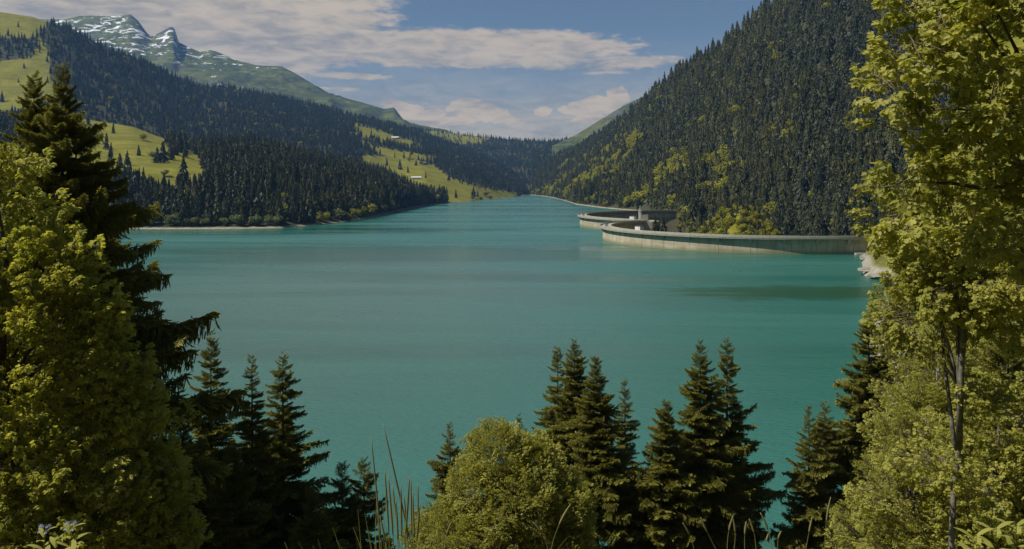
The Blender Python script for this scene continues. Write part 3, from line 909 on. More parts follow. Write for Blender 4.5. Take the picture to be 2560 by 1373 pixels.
def plant(hill, spacing, hmin, hmax, region, pb=0.03, polys=None, clump=True):
    P = hill.scatter(spacing)
    px, py = proj(P)
    if hill.woodf is not None:
        w = hill.woodf(px + rng.normal(0, 7, len(px)), py + rng.normal(0, 4, len(px)))
        P = P[(w > 0.5) | (rng.random(len(P)) < (0.16 if region == 'far' else 0.004))]; px, py = proj(P)
    P = P[(P[:, 2] > 2.2) | (P[:, 1] < 1060) & (P[:, 0] > 150)]
    px, py = proj(P)
    pb_ = np.full(len(P), pb)
    for poly, v in (polys or []): pb_ = np.where(inpoly(px, py, poly), v, pb_)
    cl = fbm(P[:, 0] / 60, P[:, 1] / 60, 88, 3)
    ty = (rng.random(len(P)) < np.where(pb_ > 0.2, np.where(cl > 0.16 - 0.35 * (pb_ - .3), 0.85, 0.06), pb_ * (1 + 2.2 * cl))).astype(int)
    h = rng.uniform(hmin, hmax, len(P)) * (1 + 0.15 * fbm(P[:, 0] / 90, P[:, 1] / 90, 3, 2))
    h = np.where(rng.random(len(P)) < 0.15, h * 0.7, h)
    h = np.where(ty == 1, h * 0.62, h)
    for p, hh, t in zip(P, h, ty): trees.append((p[0], p[1], p[2], hh, int(t), region))


plant(hill_near, 9.0, 19, 30, 'near', 0.03)
plant(hill_mid, 12.5, 17, 25, 'mid', 0.02)
plant(hill_far, 15, 17, 25, 'far', 0.02)
plant(mount, 10.2, 17, 37, 'mount', 0.03, B5)
# knoll planting
kk = KN.reshape(-1, 3); kk = kk[kk[:, 2] > -30]
for _ in range(420):
    p = kk[rng.integers(len(kk))] + np.array([rng.uniform(-2, 2), rng.uniform(-2, 2), 0])
    t = int(rng.random() < 0.62); trees.append((p[0], p[1], p[2] - .3, rng.uniform(7, 10) if t else rng.uniform(9, 15), t, 'knoll'))
for _ in range(150):
    c_ = rng.uniform(1640, 1790); k_ = int((c_ - mount.px[0]) / 10); u_ = rng.uniform(0.0, 0.95); q = mount.P[0, k_] * (1 - u_) + mount.A0[k_] * u_; t = int(rng.random() < 0.75)
    trees.append((q[0] + rng.normal(0, 2.5), q[1], q[2] - .5, rng.uniform(4, 7) if t else rng.uniform(7, 12), t, 'mount'))
for _ in range(150):
    q = mount.at(rng.uniform(1672, 1790), rng.uniform(538, 596)); t = int(rng.random() < 0.6)
    trees.append((q.x + rng.normal(0, 2), q.y + rng.uniform(-2, 12), q.z - .3, rng.uniform(6, 10) if t else rng.uniform(10, 17), t, 'mount'))
for (px, D, h) in ((1638, 705, 19), (1658, 700, 20), (1651, 712, 15)):
    p = W(px, 590, D); trees.append((p[0], p[1], p[2], h, 0, 'knoll'))
# pale round trees along the left shore
for px in list(range(372, 700, 23)) + [1180, 1200, 1225]:
    if px < 1100:
        q = hill_near.at(px, 566)
    else:
        q = hill_mid.at(px, 500)
    trees.append((q.x + rng.normal(0, 3), q.y, q.z - .5, rng.uniform(9, 15) , 2, 'shore'))
for px in (790, 815, 842, 868, 885, 905, 925, 948, 962, 975, 990, 1008):
    yy = np.interp(px, [780, 860, 920, 980, 1040], [560, 550, 540, 527, 513])
    q = hill_near.at(px, yy); trees.append((q.x, q.y + rng.uniform(0, 15), q.z - .5, rng.uniform(10, 19), 1 if rng.random() < .7 else 2, 'shore'))

T = np.array([t[:5] for t in trees]); reg = [t[5] for t in trees]
px, py = proj(T[:, :3]); pxh = F * T[:, 3] / T[:, 1]
# which ones can be seen, roughly: paint from near to far into a coarse picture of occupancy
occ = np.zeros((343, 640), bool)
gy_, gx_ = np.mgrid[0:343, 0:640]; gxp, gyp = gx_ * 4 + 2, gy_ * 4 + 2
for poly in ([(0, 180), (170, 170), (300, 420), (400, 620), (490, 850), (430, 1373), (0, 1373)], [(2170, 0), (2560, 0), (2560, 1373), (1960, 1373), (2120, 900), (2190, 600)],
             [(1492, 570), (1600, 582), (2200, 590), (2200, 660), (1492, 660)]):
    occ |= inpoly(gxp, gyp, poly)
order = np.argsort(T[:, 1]); vis = np.zeros(len(T))
for i in order:
    hh = pxh[i]; ww = hh * (0.28 if T[i, 4] == 0 else 0.5)
    x0, x1 = int((px[i] - ww / 2) / 4), int((px[i] + ww / 2) / 4) + 1; y0, y1 = int((py[i] - hh) / 4), int(py[i] / 4) + 1
    if x0 < 0 or x1 >= 640 or y1 <= 0 or y0 >= 343: continue
    y0 = max(0, y0); s_ = occ[y0:y1, x0:x1]
    if s_.size == 0: continue
    vis[i] = (1 - s_.mean()) * hh * ww; s_[:] = True
pick = set()
firs = [i for i in np.argsort(-vis) if T[i, 4] == 0 and vis[i] > 0][:285]
bro = [i for i in np.argsort(-vis) if T[i, 4] >= 1 and vis[i] > 0][:280]
pick = set(firs) | set(bro)

LAB = {
    ('near', 0): 'dark fir packed in the forest of the left promontory above the lake',
    ('near', 1): 'yellow green broadleaf tree among the firs of the left promontory',
    ('mid', 0): 'small bluish fir on the long wooded slope under the snowy mountain',
    ('mid', 1): 'small light green tree among firs on the long slope under the snowy mountain',
    ('far', 0): 'tiny fir on the distant ridge closing the valley', ('far', 1): 'tiny light tree on the distant ridge closing the valley',
    ('mount', 0): 'dark fir in the steep forest of the mountain behind the dam',
    ('mount', 1): 'bright yellow green broadleaf tree on the steep mountain behind the dam',
    ('knoll', 0): 'short fir on the knoll just behind the near dam arch', ('knoll', 1): 'low yellow green tree on the knoll just behind the near dam arch',
    ('shore', 1): 'low yellow green tree on the beach edge of the left promontory', ('shore', 2): 'pale rounded tree at the foot of the left promontory forest'}
GRP = {'near': 'trees of the left promontory forest', 'mid': 'trees of the long slope under the snowy mountain', 'far': 'trees of the distant ridge', 'mount': 'trees of the forest behind the dam',
       'knoll': 'trees on the knoll behind the dam', 'shore': 'trees along the foot of the left promontory'}


def place_tree(i, me, nm, cat, lab, grp, loc=None, h=None, wide=1.0):
    o = bpy.data.objects.new(nm, me); COL.objects.link(o)
    if loc is None: loc = T[i, :3]; h = T[i, 3]
    o.location = tuple(map(float, loc)); o.rotation_euler = (rng.normal(0, .02), rng.normal(0, .02), rng.uniform(0, 6.28))
    w = float(h) * wide * rng.uniform(0.85, 1.15); o.scale = (w, w, float(h))
    return tag(o, lab, cat, grp)


def zone_label(i, rg, k):
    base = LAB[(rg, k)]; X, Y, Z = T[i, :3]; kind_ = ('firs', 'broadleaf trees', 'pale trees')[k]
    q = []
    if rg == 'near': q = ['close to the beach', 'halfway up the wood', 'along the crest of the wood'][0 if Z < 30 else 1 if Z < 75 else 2:][:1] + [['beside the left meadow', 'in the middle of the wood', 'towards the low point'][0 if px[i] < 560 else 1 if px[i] < 860 else 2]]
    elif rg == 'mount': q = [['below the dam crest', 'just above the dam', 'on the middle slope', 'on the upper slope'][0 if py[i] > 585 else 1 if py[i] > 480 else 2 if py[i] > 250 else 3], ['over the lake arm', 'over the far dam arch', 'over the knoll', 'beside the maple'][0 if px[i] < 1450 else 1 if px[i] < 1690 else 2 if px[i] < 1960 else 3]]
    elif rg == 'knoll': q = [['left flank', 'top', 'right flank'][0 if px[i] < 1760 else 1 if px[i] < 1880 else 2]]
    elif rg == 'shore': q = [['under the left meadow', 'below the thickest firs', 'near the low point'][0 if px[i] < 500 else 1 if px[i] < 780 else 2]]
    s_ = ', '.join(q)
    short = {('near', 0): 'dark fir, left promontory', ('near', 1): 'yellow green tree, left promontory', ('mount', 0): 'dark fir, dam mountain', ('mount', 1): 'yellow green tree, dam mountain',
             ('knoll', 0): 'short fir on the knoll behind the near arch', ('knoll', 1): 'low yellow green tree on the knoll by the dam', ('shore', 1): 'low yellow green tree on the left beach', ('shore', 2): 'pale round tree on the left beach'}.get((rg, k))
    if not q: return base, kind_ + ' of the ' + GRP[rg]
    return short + ', ' + s_, kind_ + ' among the ' + GRP[rg] + ': ' + s_


for i in sorted(pick):
    ty = int(T[i, 4]); rg = reg[i]
    k = 1 if ty == 1 else (2 if ty == 2 else 0)
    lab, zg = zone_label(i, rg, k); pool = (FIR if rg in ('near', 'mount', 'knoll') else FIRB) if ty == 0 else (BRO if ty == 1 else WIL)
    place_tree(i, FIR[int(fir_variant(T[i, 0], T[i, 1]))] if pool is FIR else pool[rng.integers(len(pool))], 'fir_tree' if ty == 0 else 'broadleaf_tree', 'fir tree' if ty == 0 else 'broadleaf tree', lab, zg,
               wide=1.0 if ty == 0 else 1.15)

# single firs on the left meadow and on the lower meadow by the water
solo = [(hill_near, 347, 388, 17, 'lone small fir standing by itself high on the left meadow'),
        (hill_near, 318, 412, 21, 'fir on the left meadow, just down the slope from the lone one'),
        (hill_near, 300, 420, 20, 'outermost fir of the pair on the left meadow beside the big spruce'),
        (hill_near, 408, 405, 31, 'tall fir in the middle of the clump crossing the left meadow'),
        (hill_near, 393, 408, 23, 'shorter fir at the left of the clump crossing the left meadow'),
        (hill_near, 428, 400, 26, 'broad fir at the right of the clump crossing the left meadow'),
        (hill_near, 460, 470, 40, 'tallest dark fir at the lower edge of the left meadow'),
        (hill_mid, 1140, 493, 22, 'lone fir standing on the low meadow close to the water'),
        (hill_mid, 1183, 492, 28, 'tall fir at the water end of the low meadow'),
        (hill_mid, 1194, 493, 18, 'small fir leaning against the tall one at the water end of the low meadow'),
        (hill_mid, 1122, 452, 28, 'dark fir at the right edge of the low meadow above the barn'),
        (hill_mid, 1000, 424, 30, 'fir at the upper left corner of the low meadow'),
        (hill_mid, 1040, 415, 20, 'bushy fir beside the dark barn on the low meadow'),
        (hill_mid, 60, 172, 17, 'small round fir on the high left meadow'),
        (hill_mid, 46, 208, 14, 'smallest fir on the high left meadow'),
        (hill_mid, 5, 252, 30, 'fir at the left edge of the photo on the high meadow')]
for hl, x_, y_, h_, lb in solo:
    p = hl.at(x_, y_); place_tree(0, (FIR if hl is hill_near else FIRB)[rng.integers(3)], 'fir_tree', 'fir tree', lb, None, (p.x, p.y, p.z - 0.4), h_, 1.35)
for hl, x_, y_, h_, lb in [(hill_near, 385, 400, 15, 'ragged light tree at the left of the fir clump on the meadow'),
                           (hill_near, 412, 440, 10, 'low bush on the meadow below the fir clump'),
                           (hill_mid, 1215, 492, 15, 'light green bush beyond the tall fir on the low meadow')]:
    p = hl.at(x_, y_); place_tree(0, WIL[0], 'broadleaf_tree', 'broadleaf tree', lb, None, (p.x, p.y, p.z - 0.3), h_, 1.3)

# the rest of the woods
protos = [link('fir_tree', m_) for m_ in FIR + FIRB]
p0 = hill_near.at(700, 470)
pr_pos = [(470, 500), (560, 470), (640, 450), (720, 480), (800, 500), (860, 490), (900, 480)]
for k, o in enumerate(protos):
    q = hill_near.at(*pr_pos[k]); o.location = q; o.scale = (24, 24, 24); tag(o, 'full-grown fir planted low in the left promontory wood, clear of its crest', 'fir tree', 'full-grown firs low in the left promontory wood')
bprotos = [link('broadleaf_tree', m_) for m_ in BRO + WIL]
for k, o in enumerate(bprotos):
    q = mount.at(1450 + 30 * k, 480); o.location = q; o.scale = (12, 12, 11); tag(o, 'light broadleaf tree low on the dam mountain over the lake arm', 'broadleaf tree', 'light trees low on the dam mountain')
rest = np.array([i for i in range(len(T)) if i not in pick])
for rg in ('near', 'mid', 'far', 'mount', 'knoll', 'shore'):
    ids = np.array([i for i in rest if reg[i] == rg])
    if len(ids) == 0: continue
    n = len(ids); t = T[ids]
    s = t[:, 3]; w = s * rng.uniform(0.85, 1.15, n) * np.where(t[:, 4] == 0, 1.0, 1.15)
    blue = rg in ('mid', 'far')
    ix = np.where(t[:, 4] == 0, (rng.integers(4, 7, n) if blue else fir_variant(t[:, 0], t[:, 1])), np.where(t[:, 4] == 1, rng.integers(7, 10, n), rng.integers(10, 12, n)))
    gn_scatter('forest', protos + bprotos, t[:, :3], np.stack([rng.normal(0, .02, n), rng.normal(0, .02, n), rng.uniform(0, 6.28, n)], 1), np.stack([w, w, s], 1), ix)

# shrubs and rocks of the right bank
n = 5200
X = rng.uniform(60, 520, n); Y = rng.uniform(95, 620, n); d = shore_dist(X, Y)
k = (d > 5) & (d < 260) & ((fbm(X / 28, Y / 28, 55, 3) > -0.15) | (Y < 200)) & ~((Y > 350) & (d < 16))
X, Y, d = X[k], Y[k], d[k]; Z = bank_z(X, Y); s = rng.uniform(2.2, 5.5, len(X)) * np.where(Y < 220, 1.7, 0.85)
w = s * rng.uniform(0.9, 1.4, len(X))
gn_scatter('bank_shrubs', protos + bprotos, np.stack([X, Y, Z - .2], 1), np.stack([0 * X, 0 * X, rng.uniform(0, 6.28, len(X))], 1), np.stack([w, w, s], 1),
           np.where(rng.random(len(X)) < 0.86, rng.integers(7, 12, len(X)), rng.integers(0, 4, len(X))))


def rock_mesh(seed):
    r = np.random.default_rng(seed); import bmesh
    bm = bmesh.new(); bmesh.ops.create_icosphere(bm, subdivisions=3, radius=1)
    for v in bm.verts:
        p = np.array(v.co); a = 0.25 * fbm(np.array(p[0] * 1.6 + seed), np.array(p[1] * 1.6 + p[2] * 1.3), seed, 3) + 0.12 * fbm(np.array(p[0] * 4 + 9), np.array(p[2] * 4 + p[1] * 3), seed + 4, 2, True)
        v.co = v.co * (1 + float(a)); v.co.z = max(v.co.z, -0.5)
        v.co.x = round(v.co.x * 3.2) / 3.2 * .45 + v.co.x * .55; v.co.z = round(v.co.z * 4) / 4 * .5 + v.co.z * .5
    me = bpy.data.meshes.new('rock'); bm.to_mesh(me); bm.free(); me.materials.append(M['rock'])
    return me


RK = [rock_mesh(s) for s in (3, 8, 14)]
for k, (px_, py_, sx, sy, sz, lb) in enumerate([
        (2166, 645, 5, 9, 6, 'upright pale rock at the waterline just left of the dam end'), (2172, 690, 7, 8, 3, 'low pale rock ledge at the tip of the rocky point'),
        (2200, 695, 9, 8, 4, 'flat cracked rock slab in the middle of the rocky point'), (2232, 702, 8, 7, 6, 'largest pale boulder at the right of the rocky point'),
        (2228, 575, 6, 5, 8, 'grey rock outcrop above the dam end huts'), (2300, 580, 9, 6, 6, 'pale rock scar on the slope above the dam end'),
        (2480, 560, 10, 8, 8, 'pale rock face on the slope behind the maple')]):
    D = {0: 455, 1: 388, 2: 372, 3: 356, 4: 525, 5: 500, 6: 430}[k]
    x_ = (px_ - CX) / F * D; z_ = float(bank_z(np.array(x_), np.array(D)))
    o = link('rock', RK[k % 3]); o.location = (x_, D, max(z_, 0.0)); o.scale = (sx * .6, sy * .6, sz * .38); o.rotation_euler = (0, 0, k * 1.3); tag(o, lb, 'rock')

# barns
q = hill_mid.at(1041, 447); small_house('barn', (q.x, q.y, q.z - 1), (24, 9, 4), 0.05, 'white barn on the low meadow between the firs', 'barn', 'white', 'pale_roof')
q = hill_mid.at(1058, 412); small_house('barn', (q.x, q.y, q.z - 1), (20, 11, 4), -0.2, 'dark wooden barn with bushes at the top of the low meadow', 'barn', 'wood', 'roof')
q = hill_mid.at(988, 348); small_house('barn', (q.x, q.y, q.z), (26, 12, 5), -0.2, 'tiny grey barn on the narrow upper meadow strip', 'barn', 'wood', 'pale_roof')

# ------------------------------------------------------------------ near spruces, branch by branch
def unit(v):
    v = np.asarray(v, float); return v / (np.linalg.norm(v) + 1e-9)


def spruce_branch(seed, ntw=30, tw=0.40, dens=1.0, long_=False):
    r = np.random.default_rng(seed); V, T, A = [], [], []

    def axis(s): return np.array([s, 0.04 * math.sin(s * 5 + seed), -0.10 * s + 0.15 * s * s * s + 0.015 * math.sin(9 * s + seed)])

    def tuft(p, d, L, wd, a):
        if long_: wd *= 0.5
        up = np.array([0, 0, 1.0]); sdv = unit(np.cross(d, up)); u2 = np.cross(sdv, d)
        for q in (sdv, u2):
            b = len(V)
            V.extend([p - q * wd, p + q * wd, p + q * wd * 0.5 + d * L, p + d * L * 1.25 + q * wd * r.normal(0, 1.0)])
            A.extend([a * .5, a * .5, a, a]); T.extend([(b, b + 1, b + 2), (b, b + 2, b + 3)])
    # wood
    for k in range(8):
        s0, s1 = k / 8, (k + 1) / 8; p0, p1 = axis(s0), axis(s1); w0 = 0.012 * (1.1 - s0); b = len(V)
        V.extend([p0 + (0, w0, 0), p0 - (0, w0, 0), p0 + (0, 0, w0), p1]); A.extend([0, 0, 0, 0]); T.extend([(b, b + 1, b + 3), (b + 1, b + 2, b + 3), (b + 2, b, b + 3)])
    for k in range(ntw):
        s = 0.10 + 0.9 * (k + r.random()) / ntw; p = axis(s)
        for sg in (-1, 1):
            L = tw * (1 - s) ** 0.75 * min(1, 0.45 + s * 2.5) * r.uniform(0.7, 1.15) + 0.045
            ang = R(r.uniform(42, 66)); d = unit([math.cos(ang), sg * math.sin(ang), r.uniform(-0.32, 0.28)])
            n = max(2, int(L / 0.05 * dens)); q = p.copy()
            for j in range(n):
                st = L / n; dd = unit(d + r.normal(0, .16, 3) + np.array([0.03 * j, 0, -0.035 * j]))
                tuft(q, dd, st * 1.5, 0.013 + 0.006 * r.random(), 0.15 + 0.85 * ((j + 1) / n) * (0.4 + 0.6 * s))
                if r.random() < 0.75:      # forking side twig
                    d3 = unit(dd + np.cross(dd, [0, 0, 1]) * (1 if r.random() < .5 else -1) * 0.9 + r.normal(0, .15, 3))
                    tuft(q, d3, st * 1.3, 0.011, 0.5 * ((j + 1) / n))
                if long_ and r.random() < 0.28:
                    hh_ = p_ = q.copy(); dn = unit([0.2 * r.normal(), 0.2 * r.normal(), -1])
                    for _k in range(4): tuft(p_, unit(dn + r.normal(0, .12, 3)), 0.045, 0.014, 0.35); p_ = p_ + dn * 0.03
                if r.random() < 0.5:       # hanging twig
                    tuft(q, unit([0.15 * r.normal(), 0.15 * r.normal(), -1]), 0.05 + 0.06 * r.random(), 0.010, 0.2)
                q = q + dd * st
    for k in range(9):
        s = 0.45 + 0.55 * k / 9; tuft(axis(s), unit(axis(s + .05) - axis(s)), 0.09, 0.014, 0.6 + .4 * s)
    me = mesh_tris('branch', np.array(V), np.array(T)); attr(me, 'tip', np.clip(A, 0, 1)); me.materials.append(M['spruce'])
    return me


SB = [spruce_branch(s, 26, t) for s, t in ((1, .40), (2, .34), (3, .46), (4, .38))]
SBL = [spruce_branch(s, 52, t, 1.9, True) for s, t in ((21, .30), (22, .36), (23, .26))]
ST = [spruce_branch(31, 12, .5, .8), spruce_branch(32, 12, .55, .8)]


def spruce(px_, py_, D, k=0.3, rmax=3.8, label='', gap=0.55, long_=False, nb=6, tilt=0.0, maxparts=280, sidebias=0.0, start=0.0):
    x, y, z = W(px_, py_, D); gz = float(bank_z(np.array(x), np.array(y))); gz = max(gz, -1)
    Ht = z - gz
    e = empty('spruce_tree', (x, y, gz)); tag(e, label, 'spruce tree', None)
    V, Fc = [], []
    tube(V, Fc, [(0, 0, -.5), (0.03, 0, Ht * .5), (0, 0, Ht * .985)], [Ht * .011 + .04, Ht * .006 + .03, 0.015], 7)
    link('trunk', mesh_of('trunk', V, Fc), M['bark'], e)
    t = 0.25; cnt = 0; rad_noise = rng.uniform(0, 6.28)
    while t < Ht - 1.0 and cnt < maxparts:
        n = max(3, int(nb + rng.integers(-1, 2)))
        f = t / Ht
        Rr = min(k * t + 0.32, rmax) * (1 + 0.12 * math.sin(t * 1.3 + rad_noise))
        a0 = rng.uniform(0, 6.28)
        for j in range(n):
            a = a0 + 6.283 * j / n + rng.normal(0, .2)
            L = Rr * rng.uniform(0.55, (1.04 if t < 11 else 1.18) if long_ else 1.2) * (1 + sidebias * math.cos(a))
            elv = R(42) * math.exp(-t / (5.0 if long_ else 2.6)) + R(2 - 12 * f) + rng.normal(0, .20)
            if long_ and t < 10: L = max(L, 0.45 + .1 * t)
            pool = ST if L < 0.8 else (SBL if (long_ and L > 2.2) or L > 3.2 else SB)
            o = bpy.data.objects.new('branch', pool[rng.integers(len(pool))]); COL.objects.link(o); o.parent = e
            o.location = (0, 0, Ht - t + rng.uniform(-gap, gap) * .4)
            o.rotation_euler = Euler((rng.normal(0, .25), -elv, a), 'XYZ')
            o.scale = (L, L * rng.uniform(.85, 1.1) * (.72 if L > 3.2 else 1), L)
            cnt += 1
        t += gap * (0.55 + 0.45 * min(1, t / 4)) * rng.uniform(.8, 1.2) * (1.0 if t < Ht * .7 else 1.4) * (1.25 if long_ and t > 9 else 0.75 if long_ else 1.0)
    return e


SPR = [
    dict(px_=85, py_=188, D=47, k=.42, rmax=4.6, long_=True, gap=.70, nb=7, label='tall ragged spruce, the outer trunk of the pair behind the left leafy tree'),
    dict(px_=155, py_=172, D=45, k=.50, rmax=8.0, long_=True, gap=.72, nb=7, label='tallest spruce, its long drooping branches reaching out over the lake'),
    dict(px_=527, py_=832, D=61, k=.28, rmax=3.4, label='slim pointed spruce nearest to the tall ragged pair'),
    dict(px_=630, py_=893, D=52, k=.25, rmax=3.2, label='spruce with a bare whip-like tip between two darker spires'),
    dict(px_=707, py_=883, D=55, k=.33, rmax=4.0, label='spruce with layered dark branches sweeping out over the water'),
    dict(px_=452, py_=1020, D=46, k=.42, rmax=3.2, label='shaded spruce filling the gap beside the left leafy tree'),
    dict(px_=585, py_=1110, D=47, k=.4, rmax=3.0, label='short spruce in shade at the foot of the slim pointed one'),
    dict(px_=855, py_=1157, D=50, k=.38, rmax=3.2, label='small olive spruce, left of the two little tops by the tall grass'),
    dict(px_=910, py_=1150, D=52, k=.36, rmax=3.2, label='small dark spruce right beside the tall grass stalks'),
    dict(px_=780, py_=1225, D=46, k=.42, rmax=3.0, label='low dark spruce under the layered spruce branches'),
    dict(px_=1125, py_=1063, D=50, k=.30, rmax=3.4, label='single small spruce behind the left flank of the round bush tree'),
    dict(px_=1298, py_=1038, D=58, k=.26, rmax=3.0, label='spruce tip just peeping over the round bush tree'),
    dict(px_=1394, py_=868, D=63, k=.25, rmax=3.0, label='narrow spire on the left side of the dense middle spruce group'),
    dict(px_=1436, py_=850, D=60, k=.30, rmax=3.8, gap=.42, nb=8, label='tallest densest spruce of the middle group with a blunt top'),
    dict(px_=1490, py_=893, D=57, k=.31, rmax=3.8, gap=.42, nb=8, label='spruce on the right side of the dense middle group'),
    dict(px_=1562, py_=948, D=64, k=.20, rmax=2.4, label='thin open spruce standing apart between the two big spruce groups'),
    dict(px_=1665, py_=1003, D=56, k=.34, rmax=3.6, gap=.42, nb=8, label='lighter olive spruce leaning on the left of the tall double group'),
    dict(px_=1750, py_=853, D=58, k=.31, rmax=3.6, gap=.45, nb=7, label='broad lit spruce with a sharp tip in the tall double group'),
    dict(px_=1817, py_=848, D=60, k=.27, rmax=3.5, label='spruce with tiers of long dark branches against the green water'),
    dict(px_=2022, py_=1018, D=59, k=.28, rmax=3.0, label='outermost small spruce at the lake edge of the right bank trees'),
    dict(px_=2062, py_=1003, D=61, k=.30, rmax=3.2, label='second small spruce from the lake edge of the right bank trees'),
    dict(px_=2172, py_=783, D=63, k=.31, rmax=3.8, gap=.42, nb=8, label='high spruce with a sharp dark tip on the right bank'),
    dict(px_=2225, py_=800, D=66, k=.32, rmax=3.8, label='spruce half hidden behind the sharp tipped one on the right bank'),
    dict(px_=2520, py_=800, D=36, k=.45, rmax=4.5, label='big shadowed spruce behind the slender pale trunk'),
    dict(px_=2330, py_=960, D=44, k=.4, rmax=3.2, label='dark spruce buried among the right bank foliage'),
]
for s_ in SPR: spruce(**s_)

# ------------------------------------------------------------------ near leafy trees, spray by spray
LEAF = [(0, 0), (0.16, -0.10), (0.50, -0.12), (0.30, 0.0), (0.36, 0.22)]


def add_leaf(V, T, p, d, n, L, lobed=True):
    """a folded leaf: midrib from p along d, blade facing n"""
    s = unit(np.cross(n, d)); nn = np.cross(d, s); b = len(V)
    if lobed:
        prof = [(0.0, 0), (0.18, .34), (0.52, .50), (0.50, .24), (0.80, .28), (1.0, 0)]
    else:
        prof = [(0.0, 0), (0.35, .34), (0.70, .28), (1.0, 0)]
    m = len(prof)
    mid = [p + d * L * u - nn * L * 0.10 * u * u for (u, w) in prof]
    V.extend(mid)
    for sg in (-1, 1):
        off = len(V)
        V.extend([mid[i] + s * sg * L * prof[i][1] + nn * L * 0.10 * (prof[i][1] > 0) for i in range(1, m - 1)])
        e = [b] + [off + i for i in range(m - 2)] + [b + m - 1]
        for i in range(m - 1):
            if i == 0: T.append((b, b + 1, e[1]))
            elif i == m - 2: T.append((b + i, b + m - 1, e[i]))
            else: T.append((b + i, b + i + 1, e[i + 1])); T.append((b + i, e[i + 1], e[i]))


def spray(seed, nros, nl, leaf, matname, spread=0.5, lobed=True, droop=0.5):
    r = np.random.default_rng(seed); V, T = [], []; WV, WF = [], []
    ax = [np.array([s, 0.06 * math.sin(4 * s + seed), 0.10 * math.sin(3 * s)]) for s in np.linspace(0, 0.95, 6)]
    tube(WV, WF, ax, [0.014, .012, .010, .008, .006, .004], 4)
    for k in range(nros):
        s = 0.22 + 0.78 * (k + r.random() * .6) / nros; base = ax[min(5, int(s * 5))]
        tip = np.array([s + r.uniform(0, .12), r.uniform(-1, 1) * spread * (1.1 - s * .75), r.uniform(-.18, .26)])
        if k == nros - 1: tip = np.array([1.0, 0, .12])
        tube(WV, WF, [base, (base + tip) / 2 + (0, 0, .02), tip], [.006, .005, .003], 3)
        for j in range(nl):
            a = 6.283 * (j + r.random() * .7) / nl; e = r.uniform(-.2, .9)
            out = np.array([math.cos(a), math.sin(a), 0.0]); q = tip + out * leaf * r.uniform(.1, .5) + np.array([0, 0, r.uniform(-.5, .3) * leaf])
            dr = r.uniform(.2, .2 + droop * 1.6)
            d = unit(out * math.cos(dr) + np.array([0, 0, -math.sin(dr)])); n = unit(out * math.sin(dr) + np.array([0, 0, math.cos(dr)]) + r.normal(0, .25, 3))
            add_leaf(V, T, q, d, n, leaf * r.uniform(.7, 1.2), lobed)
    nv = len(V)
    me = mesh_of('leafy_branch', [tuple(v) for v in V] + WV, [tuple(t) for t in T] + [tuple(i + nv for i in f) for f in WF])
    me.materials.append(M[matname]); me.materials.append(M['twig'])
    me.polygons.foreach_set('material_index', [0] * len(T) + [1] * len(WF))
    return me


SPM = [spray(s, 9, 9, .15, 'maple') for s in (1, 2, 3)]
SPA = [spray(s, 15, 9, .095, 'alder', .55) for s in (5, 6, 7)]
SPF = [spray(s, 22, 8, .075, 'alder', .6, False, .35) for s in (8, 9, 10)]


